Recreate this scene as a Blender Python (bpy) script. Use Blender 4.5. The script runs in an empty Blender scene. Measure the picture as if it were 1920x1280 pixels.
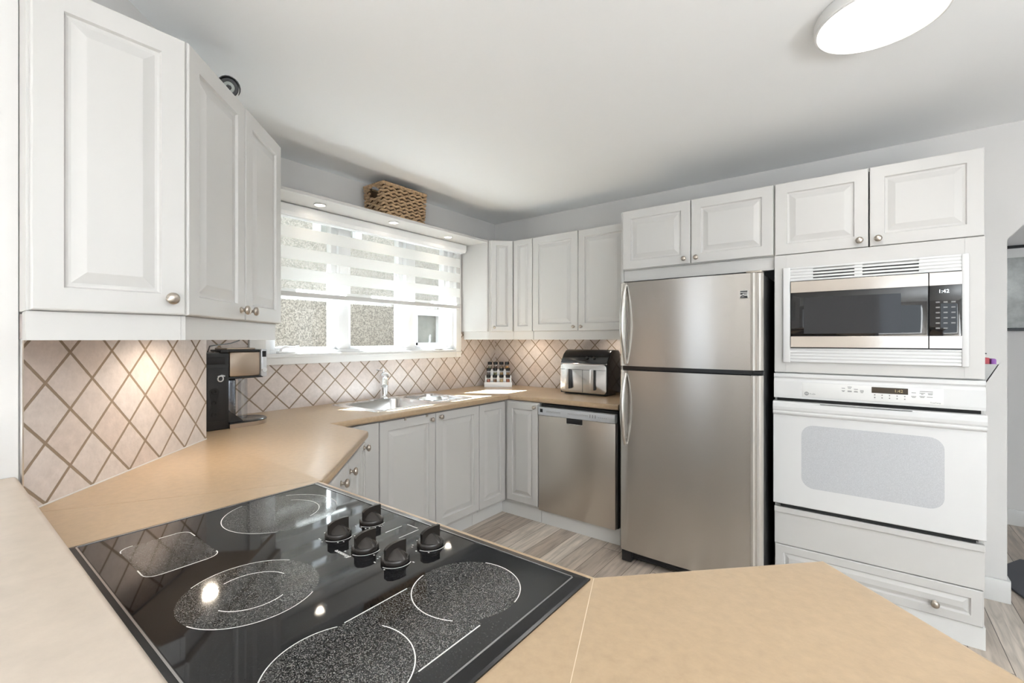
import bpy, bmesh, math, random
from mathutils import Vector, Matrix
random.seed(7)
SC = bpy.context.scene
COL = SC.collection
PI = math.pi
RT = math.sqrt(0.5)

# ------------------------------------------------------------------ camera, world, lights, exposure
cam_d = bpy.data.cameras.new('camera'); cam = bpy.data.objects.new('camera', cam_d); COL.objects.link(cam)
cam.location = (2.865, -3.48, 1.352); cam.rotation_euler = (PI/2, 0, math.radians(37.35))
cam_d.sensor_width = 36; cam_d.lens = 855.3/1920*36; cam_d.shift_y = -0.00206; cam_d.clip_start = 0.02
SC.camera = cam
SC.view_settings.view_transform = 'Standard'; SC.view_settings.look = 'None'
SC.view_settings.gamma = 1; SC.view_settings.use_curve_mapping = False
SC.view_settings.exposure = 0.42
W = bpy.data.worlds.new('sky'); SC.world = W; W.use_nodes = True
W.node_tree.nodes['Background'].inputs[0].default_value = (0.83, 0.92, 1.0, 1)
W.node_tree.nodes['Background'].inputs[1].default_value = 1.8

def lamp(name, typ, loc, energy, color=(1, 1, 1), direction=None, **kw):
    d = bpy.data.lights.new(name, typ); d.energy = energy; d.color = color
    for k, v in kw.items(): setattr(d, k, v)
    o = bpy.data.objects.new(name, d); COL.objects.link(o); o.location = loc
    if direction: o.rotation_euler = Vector(direction).to_track_quat('-Z', 'Y').to_euler()
    return o
lamp('sun', 'SUN', (-4, -3, 6), 76.0, (.88, .95, 1), (.582, .328, -.743), angle=math.radians(.6))
# sky light enters living-room windows, added unseen to light the kitchen; portals fill them
def portal(name, loc, d, sx, sy):
    o = lamp(name, 'AREA', loc, 1, (1, 1, 1), d, shape='RECTANGLE', size=sx, size_y=sy); o.data.cycles.is_portal = True
portal('daylight_unseen_patio_door', (.775, -6.52, 1.10), (0, 1, 0), .95, 2.2)
portal('daylight_unseen_front_window', (4.4, -6.52, 1.18), (0, 1, 0), 2.6, 2.1)
portal('daylight_unseen_side_window', (6.03, -3.2, 1.20), (-1, 0, 0), 1.4, 2.0)
portal('daylight_hall', (6.03, 0.75, 1.5), (-1, 0, 0), .9, 1.2)
portal('daylight_kitchen_window', (-.14, -1.38, 1.71), (1, 0, 0), 1.63, .9)

# ------------------------------------------------------------------ materials
def nt(name):
    m = bpy.data.materials.new(name); m.use_nodes = True
    return m, m.node_tree.nodes, m.node_tree.links, m.node_tree.nodes['Principled BSDF']
def mat(name, c, rough=.5, metal=0, bump=0, bscale=200, spec=.5, var=0, vscale=6, emit=None, estr=0, alpha=1, coat=0, trans=0, sharp=.2):
    m, N, L, b = nt(name)
    b.inputs['Base Color'].default_value = (*c, 1); b.inputs['Roughness'].default_value = rough
    b.inputs['Metallic'].default_value = metal; b.inputs['Specular IOR Level'].default_value = spec
    b.inputs['Coat Weight'].default_value = coat; b.inputs['Alpha'].default_value = alpha
    b.inputs['Transmission Weight'].default_value = trans
    if emit: b.inputs['Emission Color'].default_value = (*emit, 1); b.inputs['Emission Strength'].default_value = estr
    if bump or var:
        g = N.new('ShaderNodeNewGeometry')
    if bump:
        n = N.new('ShaderNodeTexNoise'); n.inputs['Scale'].default_value = bscale; n.inputs['Detail'].default_value = 3
        L.new(g.outputs['Position'], n.inputs['Vector'])
        u = N.new('ShaderNodeBump'); u.inputs['Strength'].default_value = bump; u.inputs['Distance'].default_value = .002
        L.new(n.outputs['Fac'], u.inputs['Height']); L.new(u.outputs['Normal'], b.inputs['Normal'])
    if var:
        n = N.new('ShaderNodeTexNoise'); n.inputs['Scale'].default_value = vscale; n.inputs['Detail'].default_value = 6; n.inputs['Roughness'].default_value = .65
        L.new(g.outputs['Position'], n.inputs['Vector'])
        r = N.new('ShaderNodeValToRGB'); r.color_ramp.elements[0].position = .5-sharp; r.color_ramp.elements[1].position = .5+sharp
        r.color_ramp.elements[0].color = (*[x*(1-var) for x in c], 1); r.color_ramp.elements[1].color = (*[min(1, x*(1+var)) for x in c], 1)
        L.new(n.outputs['Fac'], r.inputs['Fac']); L.new(r.outputs['Color'], b.inputs['Base Color'])
    return m
def mth(N, L, op, a, b=None):
    n = N.new('ShaderNodeMath'); n.operation = op
    for i, v in enumerate((a, b)):
        if v is None: continue
        if isinstance(v, (int, float)): n.inputs[i].default_value = v
        else: L.new(v, n.inputs[i])
    return n.outputs[0]
def tile_mat(name, ux, uy, u0, z0, pitch):
    m, N, L, b = nt(name)
    g = N.new('ShaderNodeNewGeometry'); s = N.new('ShaderNodeSeparateXYZ'); L.new(g.outputs['Position'], s.inputs[0])
    u = mth(N, L, 'ADD', mth(N, L, 'MULTIPLY', s.outputs[0], ux), mth(N, L, 'MULTIPLY', s.outputs[1], uy))
    u = mth(N, L, 'DIVIDE', mth(N, L, 'SUBTRACT', u, u0), pitch)
    z = mth(N, L, 'DIVIDE', mth(N, L, 'SUBTRACT', s.outputs[2], z0), pitch)
    p = mth(N, L, 'ADD', u, z); q = mth(N, L, 'SUBTRACT', u, z)
    def edge(x):
        f = mth(N, L, 'FRACT', mth(N, L, 'ADD', x, 100))
        return mth(N, L, 'MINIMUM', f, mth(N, L, 'SUBTRACT', 1.0, f))
    e = mth(N, L, 'MINIMUM', edge(p), edge(q))
    mask = N.new('ShaderNodeMapRange'); mask.inputs['From Min'].default_value = .030; mask.inputs['From Max'].default_value = .042
    wob = N.new('ShaderNodeTexNoise'); wob.inputs['Scale'].default_value = 60; L.new(g.outputs['Position'], wob.inputs['Vector'])
    e2 = mth(N, L, 'ADD', e, mth(N, L, 'MULTIPLY', mth(N, L, 'SUBTRACT', wob.outputs['Fac'], .5), .010))
    L.new(e2, mask.inputs['Value'])
    cv = N.new('ShaderNodeCombineXYZ'); L.new(mth(N, L, 'FLOOR', p), cv.inputs[0]); L.new(mth(N, L, 'FLOOR', q), cv.inputs[1])
    wn = N.new('ShaderNodeTexWhiteNoise'); L.new(cv.outputs[0], wn.inputs['Vector'])
    tr = N.new('ShaderNodeValToRGB'); E = tr.color_ramp.elements
    E[0].color = (.60, .505, .455, 1); E[1].color = (.645, .585, .56, 1); E[0].position = 0; E[1].position = 1
    x = E.new(.35); x.color = (.63, .56, .525, 1); x = E.new(.7); x.color = (.645, .58, .55, 1)
    L.new(wn.outputs['Value'], tr.inputs['Fac'])
    n = N.new('ShaderNodeTexNoise'); n.inputs['Scale'].default_value = 30; n.inputs['Detail'].default_value = 10; n.inputs['Roughness'].default_value = .7; L.new(g.outputs['Position'], n.inputs['Vector'])
    mr = N.new('ShaderNodeMapRange'); mr.inputs['To Min'].default_value = .72; mr.inputs['To Max'].default_value = 1.24; L.new(n.outputs['Fac'], mr.inputs['Value'])
    mx = N.new('ShaderNodeMix'); mx.data_type = 'RGBA'; mx.blend_type = 'MULTIPLY'; mx.inputs[0].default_value = 1
    L.new(tr.outputs['Color'], mx.inputs[6]); L.new(mr.outputs[0], mx.inputs[7])
    gm = N.new('ShaderNodeMix'); gm.data_type = 'RGBA'; gm.inputs[6].default_value = (.27, .205, .145, 1)
    L.new(mask.outputs[0], gm.inputs[0]); L.new(mx.outputs[2], gm.inputs[7]); L.new(gm.outputs[2], b.inputs['Base Color'])
    rr = N.new('ShaderNodeMapRange'); rr.inputs['To Min'].default_value = .85; rr.inputs['To Max'].default_value = .38; L.new(mask.outputs[0], rr.inputs['Value']); L.new(rr.outputs[0], b.inputs['Roughness'])
    n2 = N.new('ShaderNodeTexNoise'); n2.inputs['Scale'].default_value = 75; n2.inputs['Detail'].default_value = 6; L.new(g.outputs['Position'], n2.inputs['Vector'])
    h = mth(N, L, 'ADD', mask.outputs[0], mth(N, L, 'MULTIPLY', n2.outputs['Fac'], .9))
    u_ = N.new('ShaderNodeBump'); u_.inputs['Strength'].default_value = .55; u_.inputs['Distance'].default_value = .003
    L.new(h, u_.inputs['Height']); L.new(u_.outputs['Normal'], b.inputs['Normal'])
    return m
def wood_floor(name):
    m, N, L, b = nt(name)
    g = N.new('ShaderNodeNewGeometry'); s = N.new('ShaderNodeSeparateXYZ'); L.new(g.outputs['Position'], s.inputs[0])
    pw = .125
    xi = mth(N, L, 'DIVIDE', mth(N, L, 'ADD', s.outputs[0], 20), pw); row = mth(N, L, 'FLOOR', xi)
    w1 = N.new('ShaderNodeTexWhiteNoise'); w1.noise_dimensions = '1D'; L.new(row, w1.inputs['W'])
    yi = mth(N, L, 'ADD', mth(N, L, 'DIVIDE', s.outputs[1], .95), mth(N, L, 'MULTIPLY', w1.outputs['Value'], 7)); seg = mth(N, L, 'FLOOR', yi)
    cv = N.new('ShaderNodeCombineXYZ'); L.new(row, cv.inputs[0]); L.new(seg, cv.inputs[1])
    wn = N.new('ShaderNodeTexWhiteNoise'); L.new(cv.outputs[0], wn.inputs['Vector'])
    r = N.new('ShaderNodeValToRGB'); r.color_ramp.elements[0].color = (.42, .345, .285, 1); r.color_ramp.elements[1].color = (.66, .585, .51, 1)
    L.new(wn.outputs['Value'], r.inputs['Fac'])
    mp = N.new('ShaderNodeCombineXYZ'); L.new(mth(N, L, 'MULTIPLY', s.outputs[0], 26), mp.inputs[0]); L.new(mth(N, L, 'MULTIPLY', s.outputs[1], 2.2), mp.inputs[1]); L.new(mth(N, L, 'MULTIPLY', wn.outputs['Value'], 40), mp.inputs[2])
    n = N.new('ShaderNodeTexNoise'); n.inputs['Scale'].default_value = 1.6; n.inputs['Detail'].default_value = 7; n.inputs['Distortion'].default_value = .8; L.new(mp.outputs[0], n.inputs['Vector'])
    mr = N.new('ShaderNodeMapRange'); mr.inputs['From Min'].default_value = .25; mr.inputs['From Max'].default_value = .75; mr.inputs['To Min'].default_value = .62; mr.inputs['To Max'].default_value = 1.3; L.new(n.outputs['Fac'], mr.inputs['Value'])
    mx = N.new('ShaderNodeMix'); mx.data_type = 'RGBA'; mx.blend_type = 'MULTIPLY'; mx.inputs[0].default_value = 1
    L.new(r.outputs['Color'], mx.inputs[6]); L.new(mr.outputs[0], mx.inputs[7])
    def ed(x, w):
        f = mth(N, L, 'FRACT', x); return mth(N, L, 'GREATER_THAN', mth(N, L, 'MINIMUM', f, mth(N, L, 'SUBTRACT', 1.0, f)), w)
    k = mth(N, L, 'MULTIPLY', ed(xi, .012), ed(yi, .0018))
    g2 = N.new('ShaderNodeMix'); g2.data_type = 'RGBA'; g2.inputs[6].default_value = (.09, .07, .055, 1); L.new(k, g2.inputs[0]); L.new(mx.outputs[2], g2.inputs[7])
    L.new(g2.outputs[2], b.inputs['Base Color']); b.inputs['Roughness'].default_value = .42
    return m
def steel(name, c=(.62, .60, .575), rough=.3, aniso=.6, streak=(1, 1, 60)):
    m, N, L, b = nt(name)
    b.inputs['Base Color'].default_value = (*c, 1); b.inputs['Metallic'].default_value = 1; b.inputs['Roughness'].default_value = rough
    b.inputs['Anisotropic'].default_value = aniso; b.inputs['Anisotropic Rotation'].default_value = .25
    g = N.new('ShaderNodeNewGeometry'); v = N.new('ShaderNodeVectorMath'); v.operation = 'MULTIPLY'; v.inputs[1].default_value = streak; L.new(g.outputs['Position'], v.inputs[0])
    n = N.new('ShaderNodeTexNoise'); n.inputs['Scale'].default_value = 9; n.inputs['Detail'].default_value = 4; L.new(v.outputs[0], n.inputs['Vector'])
    mr = N.new('ShaderNodeMapRange'); mr.inputs['To Min'].default_value = rough*.95; mr.inputs['To Max'].default_value = rough*1.06; L.new(n.outputs['Fac'], mr.inputs['Value']); L.new(mr.outputs[0], b.inputs['Roughness'])
    t = N.new('ShaderNodeTangent'); t.direction_type = 'RADIAL'; t.axis = 'Z'; L.new(t.outputs[0], b.inputs['Tangent'])
    return m
def speckle(name, lo, hi, dens=.62, scale=420, rough=.08):
    m, N, L, b = nt(name)
    g = N.new('ShaderNodeNewGeometry'); n = N.new('ShaderNodeTexNoise'); n.inputs['Scale'].default_value = scale; n.inputs['Detail'].default_value = 1; L.new(g.outputs['Position'], n.inputs['Vector'])
    r = N.new('ShaderNodeValToRGB'); r.color_ramp.elements[0].position = dens-.04; r.color_ramp.elements[1].position = dens+.14
    r.color_ramp.elements[0].color = (*lo, 1); r.color_ramp.elements[1].color = (*hi, 1)
    L.new(n.outputs['Fac'], r.inputs['Fac']); L.new(r.outputs['Color'], b.inputs['Base Color']); b.inputs['Roughness'].default_value = rough
    return m
def pane_mat(name, tint=(.97, .985, .98), gloss=.05):
    m, N, L, b = nt(name); N.remove(b)
    t = N.new('ShaderNodeBsdfTransparent'); t.inputs[0].default_value = (*tint, 1)
    g = N.new('ShaderNodeBsdfGlossy'); g.inputs['Roughness'].default_value = .01
    x = N.new('ShaderNodeMixShader'); x.inputs[0].default_value = gloss
    L.new(t.outputs[0], x.inputs[1]); L.new(g.outputs[0], x.inputs[2]); L.new(x.outputs[0], N['Material Output'].inputs[0])
    return m
def blind_mat(name, ztop):
    m, N, L, b = nt(name); N.remove(b)
    g = N.new('ShaderNodeNewGeometry'); s = N.new('ShaderNodeSeparateXYZ'); L.new(g.outputs['Position'], s.inputs[0])
    f = mth(N, L, 'FRACT', mth(N, L, 'ADD', mth(N, L, 'DIVIDE', mth(N, L, 'SUBTRACT', ztop, s.outputs[2]), .1305), 0.0))
    op = mth(N, L, 'GREATER_THAN', f, .41)
    d = N.new('ShaderNodeBsdfDiffuse'); d.inputs[0].default_value = (.93, .93, .92, 1)
    tl = N.new('ShaderNodeBsdfTranslucent'); tl.inputs[0].default_value = (.96, .96, .95, 1)
    a = N.new('ShaderNodeMixShader'); a.inputs[0].default_value = .6; L.new(d.outputs[0], a.inputs[1]); L.new(tl.outputs[0], a.inputs[2])
    tp = N.new('ShaderNodeBsdfTransparent')
    k = mth(N, L, 'ADD', mth(N, L, 'MULTIPLY', op, .88), .10)
    x = N.new('ShaderNodeMixShader'); L.new(k, x.inputs[0]); L.new(tp.outputs[0], x.inputs[1]); L.new(a.outputs[0], x.inputs[2])
    L.new(x.outputs[0], N['Material Output'].inputs[0])
    return m

M = {}
M['white'] = mat('cabinet_white', (.605, .593, .575), .38, bump=.06, bscale=90)
M['white2'] = mat('appliance_white', (.72, .72, .717), .22)
M['wall'] = mat('wall_paint', (.73, .715, .70), .75, bump=.12, bscale=160)
M['ceil'] = mat('ceiling_paint', (.91, .92, .925), .85, bump=.08, bscale=120)
M['trim'] = mat('trim_paint', (.74, .735, .72), .4)
M['vinyl'] = mat('window_vinyl', (.86, .865, .87), .35)
M['counter'] = mat('laminate', (.47, .342, .218), .28, var=.08, vscale=48, bump=.05, bscale=260)
M['ledge'] = mat('laminate_pale', (.57, .485, .405), .34, var=.06, vscale=26, bump=.05, bscale=260)
M['seam'] = mat('seam_line', (.72, .60, .46), .5)
M['floor'] = wood_floor('oak_planks')
M['tile_w'] = tile_mat('tiles_window_wall', 0, 1, -1.727, .917, .1585)
M['tile_b'] = tile_mat('tiles_back_wall', 1, 0, .405, .924, .152)
M['tile_d'] = tile_mat('tiles_diagonal_wall', RT, -RT, (.93+3.045)*RT, .918, .1592)
M['steel'] = steel('brushed_steel', (.60, .58, .555), .26, .84)
M['steel2'] = steel('dishwasher_steel', (.64, .60, .55), .30, .7)
M['steel_light'] = steel('light_steel', (.72, .72, .72), .25, .3)
M['sink'] = steel('sink_steel', (.78, .78, .78), .2, .2, (1, 40, 1))
M['chrome'] = mat('chrome', (.85, .85, .86), .06, 1)
M['nickel'] = mat('satin_nickel', (.50, .45, .395), .28, 1)
M['handle'] = mat('satin_steel', (.58, .56, .53), .22, 1)
M['silver'] = mat('silver_plastic', (.62, .64, .67), .3, .35)
M['greytrim'] = mat('grey_door_trim', (.55, .52, .48), .3, .5)
M['black'] = mat('black_plastic', (.012, .012, .013), .35)
M['blacktex'] = mat('black_textured_steel', (.008, .008, .009), .5, bump=.3, bscale=500)
M['gloss'] = mat('black_glass', (.006, .006, .007), .03, spec=.6)
M['blackgloss'] = mat('glossy_black_plastic', (.012, .013, .015), .16)
M['dark'] = mat('dark_gap', (.01, .01, .01), .8)
M['ctop'] = speckle('ceramic_glass', (.004, .004, .005), (.03, .03, .032), .60, 500, .035)
M['burner'] = speckle('burner_speckle', (.005, .005, .005), (.19, .186, .178), .52, 620, .06)
M['mark'] = mat('white_print', (.72, .71, .69), .4)
M['markgrey'] = mat('grey_print', (.24, .24, .24), .5)
M['frame_blk'] = mat('black_metal_frame', (.018, .018, .019), .22, .4)
M['pane'] = pane_mat('window_glass')
M['glassjar'] = pane_mat('jar_glass', (.93, .93, .92), .12)
M['blind'] = blind_mat('zebra_fabric', 2.113)
M['stucco'] = mat('stucco', (.27, .247, .21), .9, bump=1.0, bscale=60, var=.45, vscale=62, sharp=.10)
M['lampglow'] = mat('lamp_diffuser', (.9, .9, .88), .5, emit=(1, .97, .91), estr=1.6)
M['puck'] = mat('puck_glow', (.9, .9, .9), .5, emit=(1, .9, .74), estr=9)
M['wicker'] = mat('water_hyacinth', (.47, .315, .18), .6, var=.35, vscale=60)
M['wickerdark'] = mat('basket_inside', (.10, .06, .03), .9)
M['bronze'] = mat('warm_steel', (.42, .34, .27), .3, .8)
M['clear'] = pane_mat('clear_plastic', (.86, .88, .9), .16)
M['red'] = mat('red_plastic', (.42, .03, .05), .4)
M['purple'] = mat('purple_plastic', (.30, .10, .42), .4)
M['woodhook'] = mat('dark_oak', (.16, .08, .04), .5)
M['nbglass'] = mat('neighbour_glass', (.20, .20, .175), .05, var=.35, vscale=2.5)
M['damper'] = mat('bounce_damper_brown', (.20, .12, .09), .9, var=.3, vscale=14)
M['knob'] = mat('bronze_black_plastic', (.022, .018, .0155), .26)
M['grass'] = mat('gravel_yard', (.33, .31, .27), .95, var=.3, vscale=20)
M['shade'] = mat('charcoal_floor_shade', (.085, .085, .095), .9, bump=.5, bscale=300)
M['mesh_win'] = speckle('oven_mesh_glass', (.50, .51, .53), (.62, .63, .65), .5, 700, .15)
M['art'] = mat('abstract_print', (.52, .54, .53), .5, var=.5, vscale=3.2)
M['matboard'] = mat('mat_board', (.82, .82, .81), .7)
M['colander'] = mat('steel_mesh', (.55, .54, .52), .35, 1)
M['display'] = mat('amber_display', (.06, .045, .03), .2)
M['digits'] = mat('lit_digits', (.8, .85, .9), .4, emit=(.85, .95, 1), estr=1.6)
M['digits2'] = mat('dim_digits', (.35, .28, .15), .4, emit=(.5, .38, .18), estr=.25)
SPICE = [mat('spice_%s' % n, c, .9) for n, c in (('paprika', (.36, .08, .04)), ('cinnamon', (.22, .09, .04)), ('garlic', (.62, .48, .25)), ('chili', (.40, .12, .06)), ('pepper', (.07, .05, .04)), ('oregano', (.16, .17, .07)), ('ginger', (.52, .36, .16)), ('cumin', (.30, .18, .08)), ('thyme', (.14, .13, .06)), ('clove', (.12, .06, .03)), ('nutmeg', (.33, .2, .1)), ('turmeric', (.55, .27, .04)))]

# ------------------------------------------------------------------ object helpers
def wloc(p):
    v = Vector((0, 0, 0))
    while p is not None: v += p.location; p = p.parent
    return v
def thing(name, label, cat, loc, group=None, kind=None):
    o = bpy.data.objects.new(name, None); COL.objects.link(o); o.location = loc; o.empty_display_size = .05
    return tag(o, label, cat, group, kind)
def tag(o, label=None, cat=None, group=None, kind=None):
    if label: o['label'] = label
    if cat: o['category'] = cat
    if group: o['group'] = group
    if kind: o['kind'] = kind
    return o
class MB:
    def __init__(s): s.bm = bmesh.new()
    def add(s, verts, faces, mtx=None):
        vs = [s.bm.verts.new(mtx @ Vector(v) if mtx else Vector(v)) for v in verts]
        out = []
        for f in faces:
            try: out.append(s.bm.faces.new([vs[i] for i in f]))
            except ValueError: pass
        return vs, out
    def box(s, x0, x1, y0, y1, z0, z1, bev=0, seg=2, mtx=None):
        v = [(x, y, z) for x in (x0, x1) for y in (y0, y1) for z in (z0, z1)]
        vs, fs = s.add(v, [(0, 1, 3, 2), (4, 6, 7, 5), (0, 4, 5, 1), (2, 3, 7, 6), (0, 2, 6, 4), (1, 5, 7, 3)], mtx)
        if bev:
            es = {e for f in fs for e in f.edges}
            bmesh.ops.bevel(s.bm, geom=list(es), offset=bev, segments=seg, affect='EDGES', profile=.5)
        return s
    def prism(s, poly, z0, z1, bev=0, mtx=None, seg=2):
        n = len(poly)
        v = [(x, y, z0) for x, y in poly] + [(x, y, z1) for x, y in poly]
        vs, fs = s.add(v, [tuple(range(n))[::-1], tuple(range(n, 2*n))] + [(i, (i+1) % n, n+(i+1) % n, n+i) for i in range(n)], mtx)
        if bev:
            es = {e for f in fs for e in f.edges}
            bmesh.ops.bevel(s.bm, geom=list(es), offset=bev, segments=seg, affect='EDGES', profile=.5)
        return s
    def rings(s, rings, close=True, cap0=True, cap1=True, mtx=None):
        n = len(rings[0]); v = [p for r in rings for p in r]; f = []
        for k in range(len(rings)-1):
            for i in range(n if close else n-1):
                j = (i+1) % n; f.append((k*n+i, k*n+j, (k+1)*n+j, (k+1)*n+i))
        if cap0: f.append(tuple(range(n))[::-1])
        if cap1: f.append(tuple(range((len(rings)-1)*n, len(rings)*n)))
        s.add(v, f, mtx); return s
    def lathe(s, prof, c=(0, 0, 0), axis=(0, 0, 1), seg=24, mtx=None):
        q = Vector((0, 0, 1)).rotation_difference(Vector(axis).normalized()).to_matrix().to_4x4()
        T = Matrix.Translation(c) @ q
        if mtx: T = mtx @ T
        return s.rings([[(r*math.cos(2*PI*i/seg), r*math.sin(2*PI*i/seg), h) for i in range(seg)] for r, h in prof], mtx=T)
    def tube(s, path, r, seg=8, ry=None):
        P = [Vector(p) for p in path]; R = []
        t0 = (P[1]-P[0]).normalized(); up = Vector((0, 0, 1)) if abs(t0.z) < .9 else Vector((1, 0, 0))
        for i, p in enumerate(P):
            t = (P[min(i+1, len(P)-1)]-P[max(i-1, 0)]).normalized()
            a = up - t*up.dot(t)
            if a.length < 1e-5: a = Vector((0, 1, 0))
            a.normalize(); b = t.cross(a); up = a
            rr = r[i] if isinstance(r, (list, tuple)) else r
            R.append([p + a*(math.cos(2*PI*k/seg)*(ry or rr)) + b*(math.sin(2*PI*k/seg)*rr) for k in range(seg)])
        return s.rings(R)
    def build(s, name, m, parent=None, smooth=False, origin=(0, 0, 0), angle=35):
        o = wloc(parent) if parent else Vector(origin)
        bmesh.ops.translate(s.bm, verts=s.bm.verts, vec=-o)
        bmesh.ops.recalc_face_normals(s.bm, faces=s.bm.faces)
        me = bpy.data.meshes.new(name); s.bm.to_mesh(me); s.bm.free()
        if isinstance(m, str): m = M[m]
        me.materials.append(m)
        if smooth:
            me.polygons.foreach_set('use_smooth', [True]*len(me.polygons))
            me.set_sharp_from_angle(angle=math.radians(angle))
        ob = bpy.data.objects.new(name, me); COL.objects.link(ob)
        if parent: ob.parent = parent
        else: ob.location = o
        return ob
def box(name, m, b, parent=None, bev=0, smooth=None):
    q = MB().box(*b, bev=bev)
    return q.build(name, m, parent, smooth=bev > 0 if smooth is None else smooth, origin=((b[0]+b[1])/2, (b[2]+b[3])/2, b[4]))
def struct(o): o['kind'] = 'structure'; return o
def text(s, size, m, parent, origin, u, n, name='lettering', thick=.0003, align='LEFT', shear=0):
    c = bpy.data.curves.new(name, 'FONT'); c.body = s; c.size = size; c.extrude = thick; c.align_x = align; c.align_y = 'CENTER'; c.shear = shear
    ob = bpy.data.objects.new(name, c); c.materials.append(M[m]); COL.objects.link(ob)
    u = Vector(u).normalized(); n = Vector(n).normalized(); v = n.cross(u)
    R = Matrix((u, v, n)).transposed().to_4x4()
    R.translation = Vector(origin) - (wloc(parent) if parent else Vector())
    SC.view_layers[0].update()
    me = bpy.data.meshes.new_from_object(ob.evaluated_get(bpy.context.evaluated_depsgraph_get())); bpy.data.objects.remove(ob); me.name = name
    if not me.materials: me.materials.append(M[m])
    ob = bpy.data.objects.new(name, me); COL.objects.link(ob)
    if parent: ob.parent = parent
    ob.matrix_local = R
    return ob
def frame_mtx(P, u, n):                       # local x = along width, y = outward, z = up
    u = Vector(u).normalized(); n = Vector(n).normalized()
    R = Matrix((u, n, Vector((0, 0, 1)))).transposed().to_4x4(); R.translation = Vector(P); return R
def panel_rings(w, h, t, fr=.056):
    def rect(i, d): return [(i, d, i), (w-i, d, i), (w-i, d, h-i), (i, d, h-i)]
    if fr is None: return [rect(0, 0), rect(0, t-.003), rect(.003, t)]
    fr = min(fr, w*.22, h*.30); k = min(1, w/.3, h/.25)
    return [rect(0, 0), rect(0, t-.004), rect(.0015, t-.0012), rect(.004, t), rect(fr, t), rect(fr+.004, t-.008), rect(fr+.009*k, t-.0095), rect(fr+.014*k, t-.0095), rect(fr+.040*k, t-.0015), rect(fr+.042*k, t-.001)]
def door(parent, P, u, n, w, h, knob=None, name='door', fr=.056, t=.02, m='white', gap=.0015, ks=1.0):
    T = frame_mtx(P, u, n)
    q = MB(); G = Matrix.Translation((gap, 0, gap))
    q.rings(panel_rings(w-2*gap, h-2*gap, t, fr), mtx=T @ G)
    d = q.build(name, m, parent)
    if knob:
        c = T @ Vector((knob[0], t, knob[1]))
        k = MB().lathe([(.011*ks, 0), (.011*ks, .002), (.006*ks, .004), (.005*ks, .011), (.008*ks, .014), (.0145*ks, .018), (.0165*ks, .022), (.0155*ks, .027), (.010*ks, .0305), (.003*ks, .032)], c, n, 20)
        k.build('knob', 'nickel', d, smooth=True, angle=60)
    return d

FL = -.033; H = 2.4875; ZC = .915
# ------------------------------------------------------------------ setting: floor, ceiling, walls
struct(box('floor', 'floor', (-.02, 6.0, -6.5, 2.2, FL-.1, FL)))
struct(MB().prism([(-.2, 2.3), (-.2, -3.78), (-1.1, -3.78), (-1.1, -6.5), (6.02, -6.5), (6.02, 2.3)], H, H+.1).build('ceiling', 'ceil', origin=(2, -2, H)))
# window wall (x = 0), pierced by the window
WY0, WY1, WZ0, WZ1 = -2.197, -.566, 1.262, 2.20
q = MB()
for b in ((-.20, -.008, -2.83, WY0, FL-.1, H+.02), (-.20, -.008, WY1, .15, FL-.1, H+.02), (-.20, -.008, WY0, WY1, FL-.1, WZ0), (-.20, -.008, WY0, WY1, WZ1, H+.02)): q.box(*b)
wl = struct(q.build('wall_left', 'wall'))
q = MB()
q.box(-.008, 0, -2.704, -2.285, ZC, 1.42); q.box(-.008, 0, -2.285, -.505, ZC, 1.20); q.box(-.008, 0, -.505, 0, ZC, 1.42)
q.build('tile_backsplash', 'tile_w', wl)
wb = struct(box('wall_back', 'wall', (-.2, 3.30, .008, .15, FL-.1, H+.02)))
box('tile_backsplash', 'tile_b', (.0, 1.583, 0, .008, ZC, 1.42), wb)
# diagonal wall with its return behind the nook
wd = struct(MB().prism([(1.192, -3.319), (.5835, -2.7095), (-.0085, -2.7095), (-.0085, -2.83), (.53, -2.83), (1.08, -3.38)], FL-.1, H+.02).build('wall_diagonal', 'wall', origin=(.6, -2.8, 0)))
MB().prism([(1.200, -3.315), (.589, -2.704), (.5832, -2.7096), (1.1943, -3.3207)], ZC, 1.415).build('tile_backsplash', 'tile_d', wd)
MB().prism([(1.2025, -3.3165), (1.199, -3.3135), (1.193, -3.3195), (1.1965, -3.3225)], ZC, 1.352).build('edge_trim', 'steel_light', wd)
MB().prism([(1.2012, -3.3138), (.590, -2.7026), (.588, -2.7046), (1.1992, -3.3158)], ZC+.0004, ZC+.004).build('caulk', 'trim', wd)
box('tile_backsplash', 'tile_w', (.0, .583, -2.7095, -2.703, ZC, 1.42), wd)
struct(box('wall_front', 'wall', (1.05, 1.200, -3.9, -3.323, FL-.1, H+.02)))
struct(box('wall_rear_return', 'wall', (-1.1, 1.05, -3.9, -3.78, FL-.1, H+.02)))
struct(box('wall_rear_side', 'wall', (-1.1, -1.0, -6.5, -3.9, FL-.1, H+.02)))
# rear and side walls; unseen window and door openings added to light the kitchen
q = MB()
for b in ((-1.1, .3, -6.5, -6.38, FL, H), (1.25, 3.1, -6.5, -6.38, FL, H), (5.7, 6.1, -6.5, -6.38, FL, H), (.3, 1.25, -6.5, -6.38, 2.2, H), (3.1, 5.7, -6.5, -6.38, FL, .1), (3.1, 5.7, -6.5, -6.38, 2.25, H)): q.box(*b)
struct(q.build('wall_rear', 'wall'))
q = MB()
for b in ((5.9, 6.02, -6.4, -3.9, FL, H), (5.9, 6.02, -2.5, .3, FL, H), (5.9, 6.02, 1.2, 2.2, FL, H), (5.9, 6.02, -3.9, -2.5, FL, .2), (5.9, 6.02, -3.9, -2.5, 2.2, H), (5.9, 6.02, .3, 1.2, FL, .9), (5.9, 6.02, .3, 1.2, 2.1, H)): q.box(*b)
struct(q.build('wall_side', 'wall'))
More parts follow.
